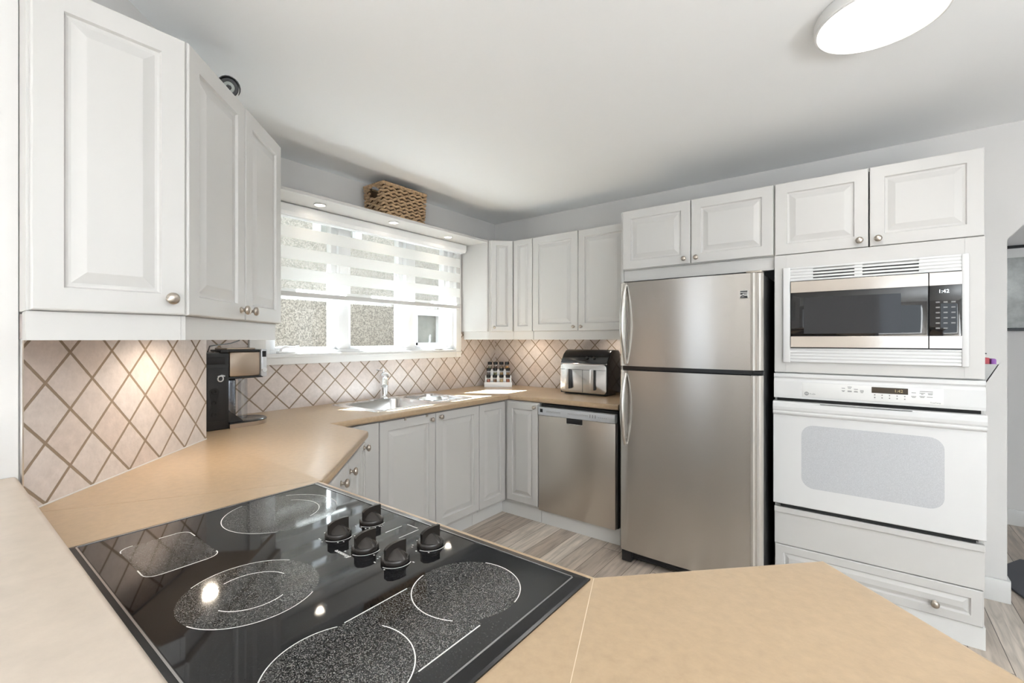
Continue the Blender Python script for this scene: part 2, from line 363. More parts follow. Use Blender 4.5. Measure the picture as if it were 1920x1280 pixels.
# right wall piece with the arched opening
q = MB()
q.box(3.30, 3.480, .008, .12, FL-.1, H+.02)
arch = [(3.480, 1.880), (3.730, 2.160), (4.500, 2.160), (4.75, 1.880), (4.75, H+.02), (3.480, H+.02)]
q.rings([[(x, .008, z) for x, z in arch], [(x, .12, z) for x, z in arch]])
q.box(4.75, 5.95, .008, .12, FL-.1, H+.02)
struct(q.build('wall_right', 'wall', origin=(3.4, 0, 0)))
struct(box('baseboard_right', 'trim', (3.308, 3.492, -.008, .0075, FL, .085), bev=.003))
struct(box('baseboard_opening', 'trim', (3.4805, 3.494, .006, .122, FL, .085), bev=.003))
struct(box('wall_far', 'wall', (3.0, 6.0, 1.50, 1.62, FL-.1, H+.02)))
struct(box('baseboard_far', 'trim', (3.0, 5.9, 1.485, 1.50, FL, .085), bev=.003))
struct(box('wall_hall_end', 'wall', (2.9, 3.0, .12, 1.6, FL-.1, H+.02)))

# ------------------------------------------------------------------ outdoors
struct(box('added_bounce_damper', 'damper', (-.215, -.2, -3.78, 2.3, -.5, 1.20)))  # unseen dark layer, added to cut sunlight bounced onto the neighbour's wall
struct(box('roof_eave', 'trim', (-.600, -.2, -6.5, 2.3, H+.012, H+.10)))
struct(box('ground_outside', 'grass', (-7, -.2, -8, 7, -.6, -.5)))
nh = thing('neighbour_house', 'beige speckled stucco house wall seen through the window glass', 'house', (-2.3, 0, -.5))
q = MB()
W1 = (.86, 1.345, 1.275, 1.72); W2 = (-.62, -.08, 2.55, 3.05)
q.box(-2.5, -2.2, -6, W2[0], -.5, 3.4); q.box(-2.5, -2.2, W2[0], W2[1], -.5, W2[2]); q.box(-2.5, -2.2, W2[0], W2[1], W2[3], 3.4)
q.box(-2.5, -2.2, W2[1], W1[0], -.5, 3.4); q.box(-2.5, -2.2, W1[0], W1[1], -.5, W1[2]); q.box(-2.5, -2.2, W1[0], W1[1], W1[3], 3.4); q.box(-2.5, -2.2, W1[1], 6, -.5, 3.4)
q.build('stucco_wall', 'stucco', nh)
for (a, b, c, d) in (W1, W2):
    q = MB()
    q.box(-2.27, -2.17, a-.05, a+.035, c-.04, d+.06); q.box(-2.27, -2.17, b-.035, b+.05, c-.04, d+.06); q.box(-2.27, -2.16, a-.06, b+.06, d-.02, d+.075); q.box(-2.27, -2.17, a, b, c-.05, c+.03)
    f = q.build('window_frame', 'vinyl', nh)
    box('window_pane', 'nbglass', (-2.255, -2.245, a, b, c, d), f)

# ------------------------------------------------------------------ kitchen window
w1 = struct(thing('window_1', None, None, (-.06, -1.38, WZ0)))
q = MB()
def ring_yz(q, x0, x1, y0, y1, z0, z1, w, wb_=None, wt=None, bev=.002):
    wb_ = wb_ or w; wt = wt or w
    q.box(x0, x1, y0, y0+w, z0, z1, bev); q.box(x0, x1, y1-w, y1, z0, z1, bev); q.box(x0, x1, y0+w, y1-w, z0, z0+wb_, bev); q.box(x0, x1, y0+w, y1-w, z1-wt, z1, bev)
q.box(-.008, .022, -2.288, -2.195, 1.195, 2.184, .004); q.box(-.008, .022, -.568, -.502, 1.195, 2.184, .004); q.box(-.008, .022, -2.195, -.568, 1.195, 1.262, .004)
q.box(-.008, .03, -2.288, -.502, 1.236, 1.246, .003); q.box(-.2, .018, -2.197, -.566, 1.253, 1.2635, .003)
q.build('window_casing', 'trim', w1, smooth=True)
q = MB(); ring_yz(q, -.13, -.02, -2.197, -.566, 1.263, 2.20, .045, .02, .012)
q.box(-.13, -.022, -1.69, -1.61, 1.28, 2.19, .003); q.box(-.13, -.022, -1.095, -1.02, 1.28, 2.19, .003)
wf = q.build('window_frame', 'vinyl', w1, smooth=True)
for (a, b, x0, x1) in ((-2.152, -1.69, -.10, -.045), (-1.61, -1.095, -.12, -.06), (-1.02, -.611, -.10, -.045)):
    q = MB(); ring_yz(q, x0, x1, a, b, 1.283, 2.188, .042, .018, .018)
    sf = q.build('sash_frame', 'vinyl', w1, smooth=True)
    box('pane', 'pane', ((x0+x1)/2-.003, (x0+x1)/2+.003, a+.035, b-.035, 1.29, 2.175), sf)
for y, r in ((-2.06, 1), (-.77, 0)):
    q = MB(); q.box(-.035, .012, y-.055, y+.055, 1.2635, 1.277, .004)
    if r: q.tube([(.0, y-.04, 1.275), (.004, y-.035, 1.293), (.006, y-.015, 1.302), (.006, y+.05, 1.303), (.006, y+.075, 1.308)], [.008, .008, .0075, .0065, .006])
    else: q.tube([(-.01, y+.02, 1.275), (.004, y+.03, 1.285), (.008, y+.045, 1.33), (.008, y+.05, 1.375), (.008, y+.056, 1.392)], [.008, .008, .0075, .0065, .006])
    q.build('crank_handle', 'vinyl', w1, smooth=True)

bl = thing('zebra_blind', 'white and sheer striped roller blind hanging half way down the window', 'blind', (.05, -1.4, 1.62))
q = MB(); cs = [(.022, 2.183), (.095, 2.183), (.10, 2.175), (.10, 2.135), (.088, 2.114), (.022, 2.112)]
q.rings([[(x, y, z) for x, z in cs] for y in (-2.26, -.521)])
q.build('cassette', 'vinyl', bl)
q = MB(); q.box(.052, .0528, -2.24, -.553, 1.648, 2.115); q.build('fabric', 'blind', bl)
MB().box(.044, .062, -2.243, -.550, 1.620, 1.650, .004).build('bottom_bar', mat('bar_white', (.60, .595, .58), .4), bl, smooth=True)
MB().tube([(.066+.0, -1.384+.012*math.cos(a), 1.606+.014*math.sin(a)) for a in [2*PI*k/16 for k in range(17)]], .0022, 6).build('pull_ring', 'clear', bl, smooth=True)

# ------------------------------------------------------------------ shelf over the window with recessed lights
sh = thing('window_shelf', 'white wide shelf board running above the window under a wicker basket', 'shelf', (.15, -1.4, 2.185))
MB().box(.002, .312, -2.62, -.448, 2.186, 2.205, .0015).build('shelf_board', 'white', sh)
def puck(label, x, y, z, grp, glow=2.0, r=.03):
    o = thing('recessed_light', label, 'light', (x, y, z), grp)
    MB().lathe([(r*1.05, .0), (r*1.25, -.0015), (r*1.3, -.004), (r*1.22, -.005), (r*.98, -.0045), (r*.95, -.002)], (x, y, z), seg=28).build('trim_ring', 'trim', o, smooth=True)
    MB().lathe([(r*.93, -.0005), (r*.93, -.0042), (r*.6, -.006)], (x, y, z), seg=24).build('lens', 'puck', o, smooth=True)
    l = lamp('recessed_light_beam', 'SPOT', (x, y, z-.012), glow, (1, .86, .70), (0, 0, -1), spot_size=math.radians(160), spot_blend=.7, shadow_soft_size=.02)
    return o
g = 'recessed lights under the window shelf'
puck('small round light in the window shelf, nearest the coffee maker', .204, -1.955, 2.186, g, 1.2)
puck('small round light in the window shelf, below the wicker basket', .221, -1.407, 2.186, g, 1.2)
puck('small round light in the window shelf, nearest the corner wall cabinet', .201, -.847, 2.186, g, 1.2)

# ------------------------------------------------------------------ upper cabinets
DB, DT, RB = 1.42, 2.204, 1.350
# tall wall cabinets on the diagonal wall
F0 = (1.314, -3.322); F1 = (1.310, -3.002); FW = (1.0967, -3.2183)
ca = thing('wall_cabinet', 'white angled wall cabinet with one wide raised-panel door beside the bare wall strip', 'cabinet', (1.25, -3.2, RB), 'white wall cabinets')
MB().prism([(1.2015, -3.3215), F0, F1, FW], DB, DT, .001).build('cabinet_body', 'white', ca)
door(ca, (1.314, -3.318, DB), (0, 1, 0), (1, 0, 0), .31, DT-DB, (.272, .045))
MB().prism([(1.203, -3.317), (1.318, -3.322), (1.316, -3.005), (1.302, -3.010), (1.304, -3.308), (1.203, -3.307)], RB, DB-.001).build('light_rail', 'white', ca)
cb = thing('wall_cabinet', 'white two-door wall cabinet on the tiled diagonal wall above the coffee maker', 'cabinet', (.9, -2.85, RB), 'white wall cabinets')
s1, s2 = -1.697, -2.108
def dg(s, x): return (x, s-x)
A1 = (F1[0]+.0025, s1-F1[0]-.0025); A2 = (.808, s1-.808)
wq = lambda p: (p[0]-(s1-s2)/2, p[1]-(s1-s2)/2)
MB().prism([A1, A2, wq(A2), wq(A1)], DB, DT, .001).build('cabinet_body', 'white', cb)
ud = (-RT, RT, 0); nd = (RT, RT, 0)
L12 = math.dist(A1, A2)
w2 = .365
door(cb, (1.320, s1-1.320, DB), ud, nd, w2, DT-DB, (w2-.034, .037))
door(cb, (1.320-w2*RT-.003, s1-1.320+w2*RT+.003, DB), ud, nd, .353, DT-DB, (.034, .037))
MB().prism([(1.318, -3.0175), (.812, -2.5115), (.800, -2.5235), (1.300, -3.0235)], RB, DB-.001, .001).build('light_rail', 'white', cb)
puckg = 'recessed lights under the diagonal wall cabinets'
puck('small round warm light under the two-door wall cabinet by the tiles', 1.01, -2.835, DB, None, 6.5, .026)

# corner wall cabinet between window and back wall
cc = thing('corner_wall_cabinet', 'white corner wall cabinet with two narrow doors beside the window', 'cabinet', (.3, -.25, RB), 'white wall cabinets')
MB().prism([(.002, -.466), (.318, -.466), (.334, -.458), (.464, -.328), (.680, -.320), (.680, -.002), (.002, -.002)], DB, DT).build('cabinet_body', 'white', cc)
MB().box(-.001+.003, .314, -.488, -.467, DB, DT-.002, .0015).build('end_panel', 'white', cc)
door(cc, (.333, -.462, DB), (RT, RT, 0), (RT, -RT, 0), .190, DT-DB, (.026, .035), fr=.05, ks=.75)
door(cc, (.485, -.320, DB), (1, 0, 0), (0, -1, 0), .196, DT-DB, None, fr=.05)
MB().prism([(.024, -.474), (.300, -.474), (.318, -.470), (.470, -.318), (.680, -.318), (.680, -.300), (.462, -.300), (.310, -.452), (.300, -.456), (.024, -.456)], RB, DB-.001).build('light_rail', 'white', cc)
ce = thing('wall_cabinet', 'white two-door wall cabinet on the back wall above the air fryer', 'cabinet', (1.08, -.16, RB), 'white wall cabinets')
MB().box(.683, 1.54, -.320, -.002, DB, DT, .001).build('cabinet_body', 'white', ce)
door(ce, (.684, -.320, DB), (1, 0, 0), (0, -1, 0), .430, DT-DB, (.398, .032), ks=.8)
door(ce, (1.116, -.320, DB), (1, 0, 0), (0, -1, 0), .424, DT-DB, (.032, .032), ks=.8)
MB().box(.683, 1.54, -.318, -.300, RB, DB-.001, .001).build('light_rail', 'white', ce)
g = 'recessed lights under the back wall cabinets'
puck('small round warm light under the corner cabinet above the spice rack', .50, -.16, DB, g, 1.6, .026)
puck('small round warm light under the wall cabinet above the air fryer', 1.30, -.14, DB, g, 1.6, .026)

# cabinet above the fridge
YO = -.604
cf = thing('fridge_cabinet', 'white two-door cabinet above the refrigerator', 'cabinet', (2.04, -.3, 1.74), 'white wall cabinets')
MB().box(1.600, 2.488, YO+.02, .006, 1.812, 2.206, .001).build('cabinet_body', 'white', cf)
MB().box(1.584, 1.599, YO+.02, .006, FL, 2.206, .001).build('side_panel', 'white', cf)
door(cf, (1.600, YO+.02, 1.815), (1, 0, 0), (0, -1, 0), .441, .391, (.405, .032), ks=.9)
door(cf, (2.043, YO+.02, 1.815), (1, 0, 0), (0, -1, 0), .442, .391, (.034, .032), ks=.9)
q = MB(); q.box(1.601, 2.487, YO+.026, YO+.042, 1.745, 1.811, .001); q.box(1.601, 2.487, YO+.020, YO+.044, 1.738, 1.748, .002); q.build('light_rail', 'white', cf)

# ------------------------------------------------------------------ oven column
oc = thing('oven_cabinet', 'white full-height cabinet column housing the microwave and wall oven', 'cabinet', (2.9, -.3, FL), 'white tall cabinets')
q = MB(); X0, X1 = 2.490, 3.305
q.box(X0, X0+.018, YO+.02, .004, FL+.1, 2.206); q.box(X1-.018, X1, YO+.02, .004, FL+.1, 2.206)
for z0, z1 in ((2.19, 2.206), (1.795, 1.811), (1.16, 1.176), (.425, .445), (.215, .232), (FL+.1, FL+.115)): q.box(X0+.018, X1-.018, YO+.022, .004, z0, z1)
q.box(X0+.018, X1-.018, -.012, .004, FL+.1, 2.2)
q.build('cabinet_body', 'white', oc)
door(oc, (X0, YO+.02, 1.812), (1, 0, 0), (0, -1, 0), .409, .394, (.372, .034), ks=1.0)
door(oc, (X0+.411, YO+.02, 1.812), (1, 0, 0), (0, -1, 0), .404, .394, (.034, .034), ks=1.0)
q = MB()
q.box(X0, 2.545, YO, YO+.02, 1.175, 1.810, .001); q.box(3.240, X1, YO, YO+.02, 1.175, 1.810, .001); q.box(2.545, 3.240, YO, YO+.02, 1.722, 1.810, .001); q.box(2.545, 3.240, YO, YO+.02, 1.175, 1.24, .001)
q.build('face_frame', 'white', oc)
q = MB(); q.box(X0, X1, YO+.004, YO+.02, .236, .412, .001); q.box(X0, X1, YO-.006, YO+.02, .409, .440, .002); q.build('filler_panel', 'white', oc)
door(oc, (X0, YO+.02, .070), (1, 0, 0), (0, -1, 0), .812, .163, (.650, .060), name='drawer', fr=.04)
MB().box(X0, X1+.004, YO+.012, YO+.04, FL, .069, .001).build('toe_kick', 'trim', oc)

mw = thing('microwave', 'built-in steel and black microwave in a white louvred trim frame above the wall oven', 'microwave', (2.9, -.35, 1.235))
q = MB()
q.box(2.532, 2.566, YO-.017, YO-.001, 1.228, 1.738, .004); q.box(3.229, 3.253, YO-.017, YO-.001, 1.228, 1.738, .004)
for z in (1.732, 1.716, 1.700, 1.684, 1.668): q.box(2.560, 3.235, YO-.013, YO-.002, z-.005, z+.005, .002)
for z in (1.300, 1.284, 1.268, 1.252, 1.236): q.box(2.560, 3.235, YO-.013, YO-.002, z-.005, z+.005, .002)
for a, b in ((2.56, 2.668), (2.842, 2.874), (3.085, 3.235)): q.box(a, b, YO-.0095, YO-.003, 1.664, 1.735)
q.box(2.56, 3.235, YO-.0095, YO-.003, 1.232, 1.304)
q.build('trim_frame', 'white2', mw, smooth=True)
MB().box(2.566, 3.230, YO-.003, -.1, 1.240, 1.718).build('microwave_body', 'black', mw)
dr = MB().box(2.568, 3.1165, YO-.020, YO-.004, 1.310, 1.660, .003).build('door', 'gloss', mw, smooth=True)
M['polished'] = mat('polished_steel', (.62, .57, .52), .12, 1)
for z0, z1 in ((1.600, 1.6595), (1.3105, 1.368)): MB().box(2.568, 3.1165, YO-.0225, YO-.0195, z0, z1, .001).build('steel_band', 'polished', dr)
box('window_screen', mat('screen_glass', (.02, .021, .024), .06), (2.628, 3.02, YO-.0207, YO-.0199, 1.382, 1.572), dr)
cp = MB().box(3.1195, 3.2295, YO-.020, YO-.004, 1.310, 1.660, .003).build('control_panel', 'gloss', mw, smooth=True)
for z0, z1 in ((1.600, 1.6595), (1.3105, 1.368)): MB().box(3.1195, 3.2295, YO-.0225, YO-.0195, z0, z1, .001).build('steel_band', 'polished', cp)
text('1:42', .022, 'digits', cp, (3.150, YO-.0203, 1.572), (1, 0, 0), (0, -1, 0), 'clock_digits')
q = MB()
for r in range(6):
    for c in range(3):
        if random.random() < .85: q.box(3.142+c*.026, 3.142+c*.026+.014, YO-.0206, YO-.0199, 1.52-r*.024, 1.526-r*.024)
q.build('button_lettering', 'markgrey', cp)

ov = thing('wall_oven', 'white wall oven with a pale grey window built in below the microwave', 'oven', (2.9, -.3, .447))
MB().box(X0+.02, X1-.02, YO+.022, -.05, .447, 1.158).build('oven_body', 'black', ov)
q = MB()                                       # control fascia with a sloped scoop at its top
prof = [(YO+.021, 1.036), (YO-.010, 1.036), (YO-.012, 1.05), (YO-.012, 1.125), (YO-.006, 1.138), (YO-.006, 1.142), (YO-.014, 1.150), (YO-.014, 1.164), (YO-.010, 1.168), (YO+.021, 1.168)]
q.rings([[(x, y, z) for y, z in prof] for x in (X0-.001, X1+.001)])
cpn = q.build('control_panel', 'white2', ov)
MB().box(2.620, 3.170, YO-.0145, YO-.0115, 1.049, 1.123, .001).build('keypad', mat('keypad_white', (.80, .80, .785), .3), cpn, smooth=True)
box('display', 'display', (2.910, 3.046, YO-.0155, YO-.0142, 1.089, 1.118), cpn)
text('1:42', .019, 'digits2', cpn, (2.995, YO-.0157, 1.103), (1, 0, 0), (0, -1, 0), 'clock_digits')
q = MB(); q.lathe([(.0098, 0), (.0098, .0005)], (2.640, YO-.0146, 1.066), (0, -1, 0), 24)
lg = q.build('logo_disc', mat('logo_grey', (.30, .30, .30), .4), cpn)
text('GE', .011, 'matboard', cpn, (2.640, YO-.0153, 1.066), (1, 0, 0), (0, -1, 0), 'logo_lettering', align='CENTER')
text('Profile', .010, 'markgrey', cpn, (2.653, YO-.0147, 1.065), (1, 0, 0), (0, -1, 0), 'lettering')
text('TrueTemp', .0085, 'markgrey', cpn, (3.160, YO-.0147, 1.058), (1, 0, 0), (0, -1, 0), 'lettering', align='RIGHT')
q = MB()
def pr_(x, z, w=.018, h=.0028): q.box(x-w/2, x+w/2, YO-.0149, YO-.0144, z-h/2, z+h/2)
for x, z, w in ((2.823, 1.112, .017), (2.797, 1.104, .014), (2.822, 1.105, .013), (2.848, 1.102, .016), (2.797, 1.092, .014), (2.797, 1.088, .008), (2.823, 1.092, .017), (2.823, 1.088, .017), (2.848, 1.0925, .014), (2.848, 1.088, .016), (2.872, 1.097, .014), (2.872, 1.092, .014), (2.872, 1.087, .01),
                (3.066, 1.100, .016), (3.066, 1.083, .018), (3.066, 1.078, .013), (3.110, 1.108, .046), (3.096, 1.100, .02), (3.096, 1.095, .008), (3.124, 1.100, .018), (3.124, 1.095, .015), (3.096, 1.085, .02), (3.096, 1.080, .014), (3.122, 1.083, .02)): pr_(x, z, w)
for r, z in enumerate((1.080, 1.067)):
    for k in range(5): pr_(2.922+k*.028, z, .005, .005)
q.build('button_lettering', 'markgrey', cpn)
MB().box(X0+.012, X1-.012, YO+.004, YO+.02, 1.015, 1.04).build('vent_gap', 'dark', ov)
q = MB()                                        # door slab with handle lip
prof = [(YO+.02, .462), (YO-.016, .462), (YO-.019, .466), (YO-.019, .944), (YO-.030, .950), (YO-.034, .956), (YO-.034, .962), (YO-.030, .967), (YO-.036, .975), (YO-.038, .990), (YO-.036, 1.010), (YO-.030, 1.018), (YO-.012, 1.019), (YO+.02, 1.019)]
q.rings([[(x, y, z) for y, z in prof] for x in (X0-.003, X1+.002)])
dv = q.build('door', 'white2', ov)
def rrect(x0, x1, z0, z1, r, y, n=6):
    P = []
    for cx, cz, a0 in ((x1-r, z1-r, 0), (x0+r, z1-r, PI/2), (x0+r, z0+r, PI), (x1-r, z0+r, 1.5*PI)):
        for k in range(n+1): a = a0+PI/2*k/n; P.append((cx+r*math.cos(a), y, cz+r*math.sin(a)))
    return P
q = MB(); q.rings([rrect(2.617, 3.172, .568, .900, .055, YO-.018), rrect(2.617, 3.172, .568, .900, .055, YO-.0196)]); q.build('window_glass', 'mesh_win', dv)
q = MB(); q.box(2.70, 3.06, YO-.0385, YO-.030, 1.0145, 1.0160); q.build('handle_slot', 'dark', dv)
MB().box(X0+.03, X1-.03, YO-.012, YO+.02, .447, .461).build('lower_vent', 'dark', ov)

# ------------------------------------------------------------------ refrigerator
fr = thing('refrigerator', 'stainless steel top-freezer refrigerator between the air fryer and oven column', 'refrigerator', (2.06, -.45, FL))
MB().box(1.662, 2.455, -.735, -.03, .045, 1.700, .004).build('fridge_body', 'blacktex', fr, smooth=True)
def fdoor(nm, z0, z1):
    n = 14; x0, x1 = 1.664, 2.405; yb, yf = -.738, -.800
    P = [(x0, yb), (x0, -.775), (x0+.006, -.790), (x0+.018, -.800)] + [(x0+.018+(x1-x0-.018)*k/n, -.800-.014*math.sin(PI*(k/n)*.92+.1)) for k in range(1, n+1)] + [(x1, yb)]
    q = MB(); q.rings([[(x, y, z) for x, y in P] for z in (z0, z1)])
    d = q.build(nm, 'steel', fr, smooth=True, angle=50)
    q = MB()
    T = [(x1+.0005, yb), (x1+.0005, -.801), (x1+.012, -.806), (x1+.020, -.800), (x1+.021, -.794), (x1+.030, -.796), (x1+.036, -.788), (x1+.037, -.778), (x1+.046, -.774), (x1+.052, -.762), (x1+.052, yb)]
    q.rings([[(x, y, z) for x, y in T] for z in (z0, z1)])
    q.build('edge_trim', 'greytrim', d, smooth=True, angle=40)
    return d
fz = fdoor('freezer_door', 1.188, 1.703); fg = fdoor('fridge_door', .045, 1.160)
def handle(d, z0, z1):
    x = 1.712; n = 22; P = []; R = []
    for k in range(n+1):
        t = k/n; P.append((x-.004, -.806-.050*math.sin(PI*t)**.8, z0+(z1-z0)*t)); R.append(.011+.004*math.sin(PI*t))
    q = MB(); q.tube(P, R, 10); q.build('handle', 'handle', d, smooth=True, angle=60)
handle(fz, 1.203, 1.690); handle(fg, .705, 1.140)
q = MB(); q.box(1.668, 2.455, -.752, -.73, 1.163, 1.186); q.box(2.41, 2.462, -.775, -.74, 1.166, 1.183, .002); q.build('divider_strip', 'blackgloss', fr)
q = MB(); q.box(1.672, 2.445, -.765, -.73, FL+.022, .042, .003)
for k in range(4): q.box(1.74, 2.40, -.768, -.764, FL+.026+k*.012, FL+.032+k*.012)
q.build('base_grille', 'black', fr)
for x, y in ((1.70, -.10), (2.38, -.10), (1.70, -.72), (2.38, -.72)): MB().box(x, x+.04, y, y+.04, FL, .05, .003).build('foot', 'black', fr)
for x in (1.676, 2.38): MB().box(x, x+.064, -.79, -.745, FL+.004, .040, .006).build('corner_cover', 'black', fr, smooth=True)
q = MB(); q.box(2.38, 2.455, -.79, -.71, 1.7035, 1.716, .004); q.build('hinge_cap', 'nickel', fr, smooth=True)
bd = MB().box(2.355, 2.395, -.8105, -.805, 1.571, 1.612, .001).build('badge', mat('badge_silver', (.55, .54, .52), .3, .8), fz)
q = MB()
q.box(2.358, 2.392, -.8118, -.8103, 1.603, 1.609); q.box(2.358, 2.392, -.8118, -.8103, 1.595, 1.5985); q.box(2.358, 2.369, -.8118, -.8103, 1.590, 1.597)
def strip(pts, w): 
    n = len(pts); up = [(x, -.8118, z+w/2) for x, z in pts]; dn = [(x, -.8118, z-w/2) for x, z in pts]
    q.rings([up, dn], close=False, cap0=False, cap1=False)
strip([(2.374, 1.590), (2.381, 1.5905), (2.391, 1.586)], .003); strip([(2.358, 1.576), (2.362, 1.581), (2.370, 1.583), (2.380, 1.580), (2.392, 1.578)], .006); strip([(2.358, 1.5745), (2.392, 1.5745)], .005)
q.build('badge_mark', 'black', bd)

# ------------------------------------------------------------------ base cabinets
KZ = .868
def basebody(parent, poly, name='cabinet_body', z0=.075, z1=.874): return MB().prism(poly, z0, z1).build(name, 'white', parent)
sc_ = thing('sink_cabinet', 'white base cabinet with two tall doors under the steel sink', 'cabinet', (.4, -1.5, FL), 'white base cabinets')
q = MB(); q.box(.004, .022, -1.84, -.962, .075, .70); q.box(.02, .62, -1.84, -1.824, .075, .874); q.box(.02, .62, -.978, -.962, .075, .874); q.box(.02, .62, -1.824, -.978, .075, .092); q.box(.602, .62, -1.824, -.978, .835, .874); q.box(.602, .62, -1.824, -.978, .092, .70)
q.build('cabinet_body', 'white', sc_)
door(sc_, (.620, -1.834, .095), (0, 1, 0), (1, 0, 0), .440, KZ-.095, (.398, KZ-.095-.037), ks=.9)
door(sc_, (.620, -1.392, .095), (0, 1, 0), (1, 0, 0), .432, KZ-.095, (.036, KZ-.095-.030), ks=.9)
for y in (-1.655, -1.48): MB().box(.640, .646, y, y+.014, .853, .871, .001).build('door_catch', 'nickel', sc_)
MB().box(.555, .570, -1.84, -.962, FL, .090).build('toe_kick', 'trim', sc_)
dw = thing('dishwasher', 'stainless steel dishwasher under the counter beside the refrigerator', 'dishwasher', (1.27, -.35, FL))
ck = thing('corner_cabinet', 'white corner base cabinet with two narrow doors left of the dishwasher', 'cabinet', (.3, -.3, FL), 'white base cabinets')
basebody(ck, [(.004, -.004), (.948, -.004), (.948, -.628), (.620, -.628), (.620, -.958), (.004, -.958)])
door(ck, (.620, -.957, .095), (0, 1, 0), (1, 0, 0), .306, KZ-.095, None, fr=.05)
door(ck, (.650, -.628, .095), (1, 0, 0), (0, -1, 0), .296, KZ-.095, (.272, KZ-.095-.028), fr=.05, ks=.8)
MB().box(.571, .948, -.604, -.589, FL, .078).build('toe_kick', 'trim', ck)
MB().box(.555, .570, -.960, -.589, FL, .090).build('toe_kick', 'trim', ck)
MB().box(.952, 1.583, -.604, -.589, FL, .078).build('toe_kick', 'trim', dw)
cdg = thing('diagonal_base_cabinet', 'white base cabinet set diagonally between cooktop and sink counters', 'cabinet', (.95, -2.5, FL), 'white base cabinets')
basebody(cdg, [(.004, -2.70), (.575, -2.70), (1.10, -3.22), (1.505, -3.0), (1.505, -2.715), (.985, -2.195), (.60, -2.195), (.60, -1.845), (.004, -1.845)], z1=.700)
q = MB(); q.box(.60, .62, -2.195, -1.845, .70, .874); q.prism([(1.505, -2.715), (.985, -2.195), (.973, -2.207), (1.493, -2.727)], .70, .874); q.box(.62, .98, -2.207, -2.195, .70, .874)
q.build('face_frame', 'white', cdg)
uD = (RT, -RT, 0)
door(cdg, (.9855+.002, -2.1955-.002+.001, .095), uD, nd, .112, KZ-.095, (.045, KZ-.095-.02), fr=.03)
door(cdg, (.9855+.116*RT, -2.1955-.116*RT+.001, .095), uD, nd, .270, KZ-.095, (.225, KZ-.095-.045))
door(cdg, (.9855+.389*RT, -2.1955-.389*RT+.001, .095), uD, nd, .330, KZ-.095, (.105, KZ-.095-.045))
MB().box(.620, .640, -2.192, -1.8405, .095, KZ, .002).build('filler_panel', 'white', cdg)
MB().prism([(1.48, -2.76), (.93, -2.21), (.57, -2.21), (.57, -2.225), (.925, -2.225), (1.47, -2.775)], FL, .078).build('toe_kick', 'trim', cdg)
cpk = thing('peninsula_cabinet', 'white base cabinet run carrying the black cooktop', 'cabinet', (2.1, -3.0, FL), 'white base cabinets')
basebody(cpk, [(1.52, -2.745), (2.46, -2.745), (2.79, -2.415), (3.17, -2.79), (2.68, -3.295), (1.52, -3.295)], z1=.70)
q = MB(); q.prism([(1.52, -2.745), (2.46, -2.745), (2.79, -2.415), (3.17, -2.79), (3.16, -2.80), (2.79, -2.43), (2.455, -2.76), (1.52, -2.76)], .70, .874); q.build('face_frame', 'white', cpk)
for k in range(2): door(cpk, (2.44-k*.455, -2.745, .095), (-1, 0, 0), (0, 1, 0), .45, KZ-.095, (.41 if k == 0 else .04, KZ-.14))
MB().prism([(1.50, -2.80), (2.44, -2.80), (2.78, -2.46), (3.12, -2.80), (2.65, -3.28), (1.50, -3.28)], FL, .074).build('toe_kick', 'trim', cpk)

# ------------------------------------------------------------------ dishwasher
MB().box(.958, 1.574, -.615, -.03, .078, .868).build('dishwasher_body', 'black', dw)
dd = MB().box(.957, 1.572, -.653, -.616, .082, .789, .003).build('door_panel', 'steel2', dw, smooth=True)
MB().box(1.196, 1.326, -.6545, -.645, .752, .790, .004).build('handle_recess', 'black', dd, smooth=True)
MB().box(1.200, 1.326, -.6560, -.653, .748, .753, .001).build('handle_lip', 'steel_light', dd)
dc = MB().box(.957, 1.572, -.660, -.616, .791, .850, .004).build('control_panel', 'silver', dw, smooth=True)
MB().box(.975, .998, -.6613, -.6595, .813, .838).build('logo_badge', 'black', dc)
q = MB()
def mk(x, z, w, h): q.box(x, x+w, -.6607, -.6598, z, z+h)
for k in range(9): mk(1.032+k*.0135, .822+random.uniform(-.001, .001), .010, .003)
for k in range(9): mk(1.032+k*.0135, .815, .007, .002)
for k in range(13): mk(1.212+k*.0125, .824+random.uniform(-.001, .001), .009, .0026); mk(1.212+k*.0125, .817, .006, .002)
for k in range(3): mk(1.385+k*.02, .812, .005, .022)
for k in range(5): mk(1.45+k*.014, .818, .006, .003)
q.build('button_lettering', 'markgrey', dc)

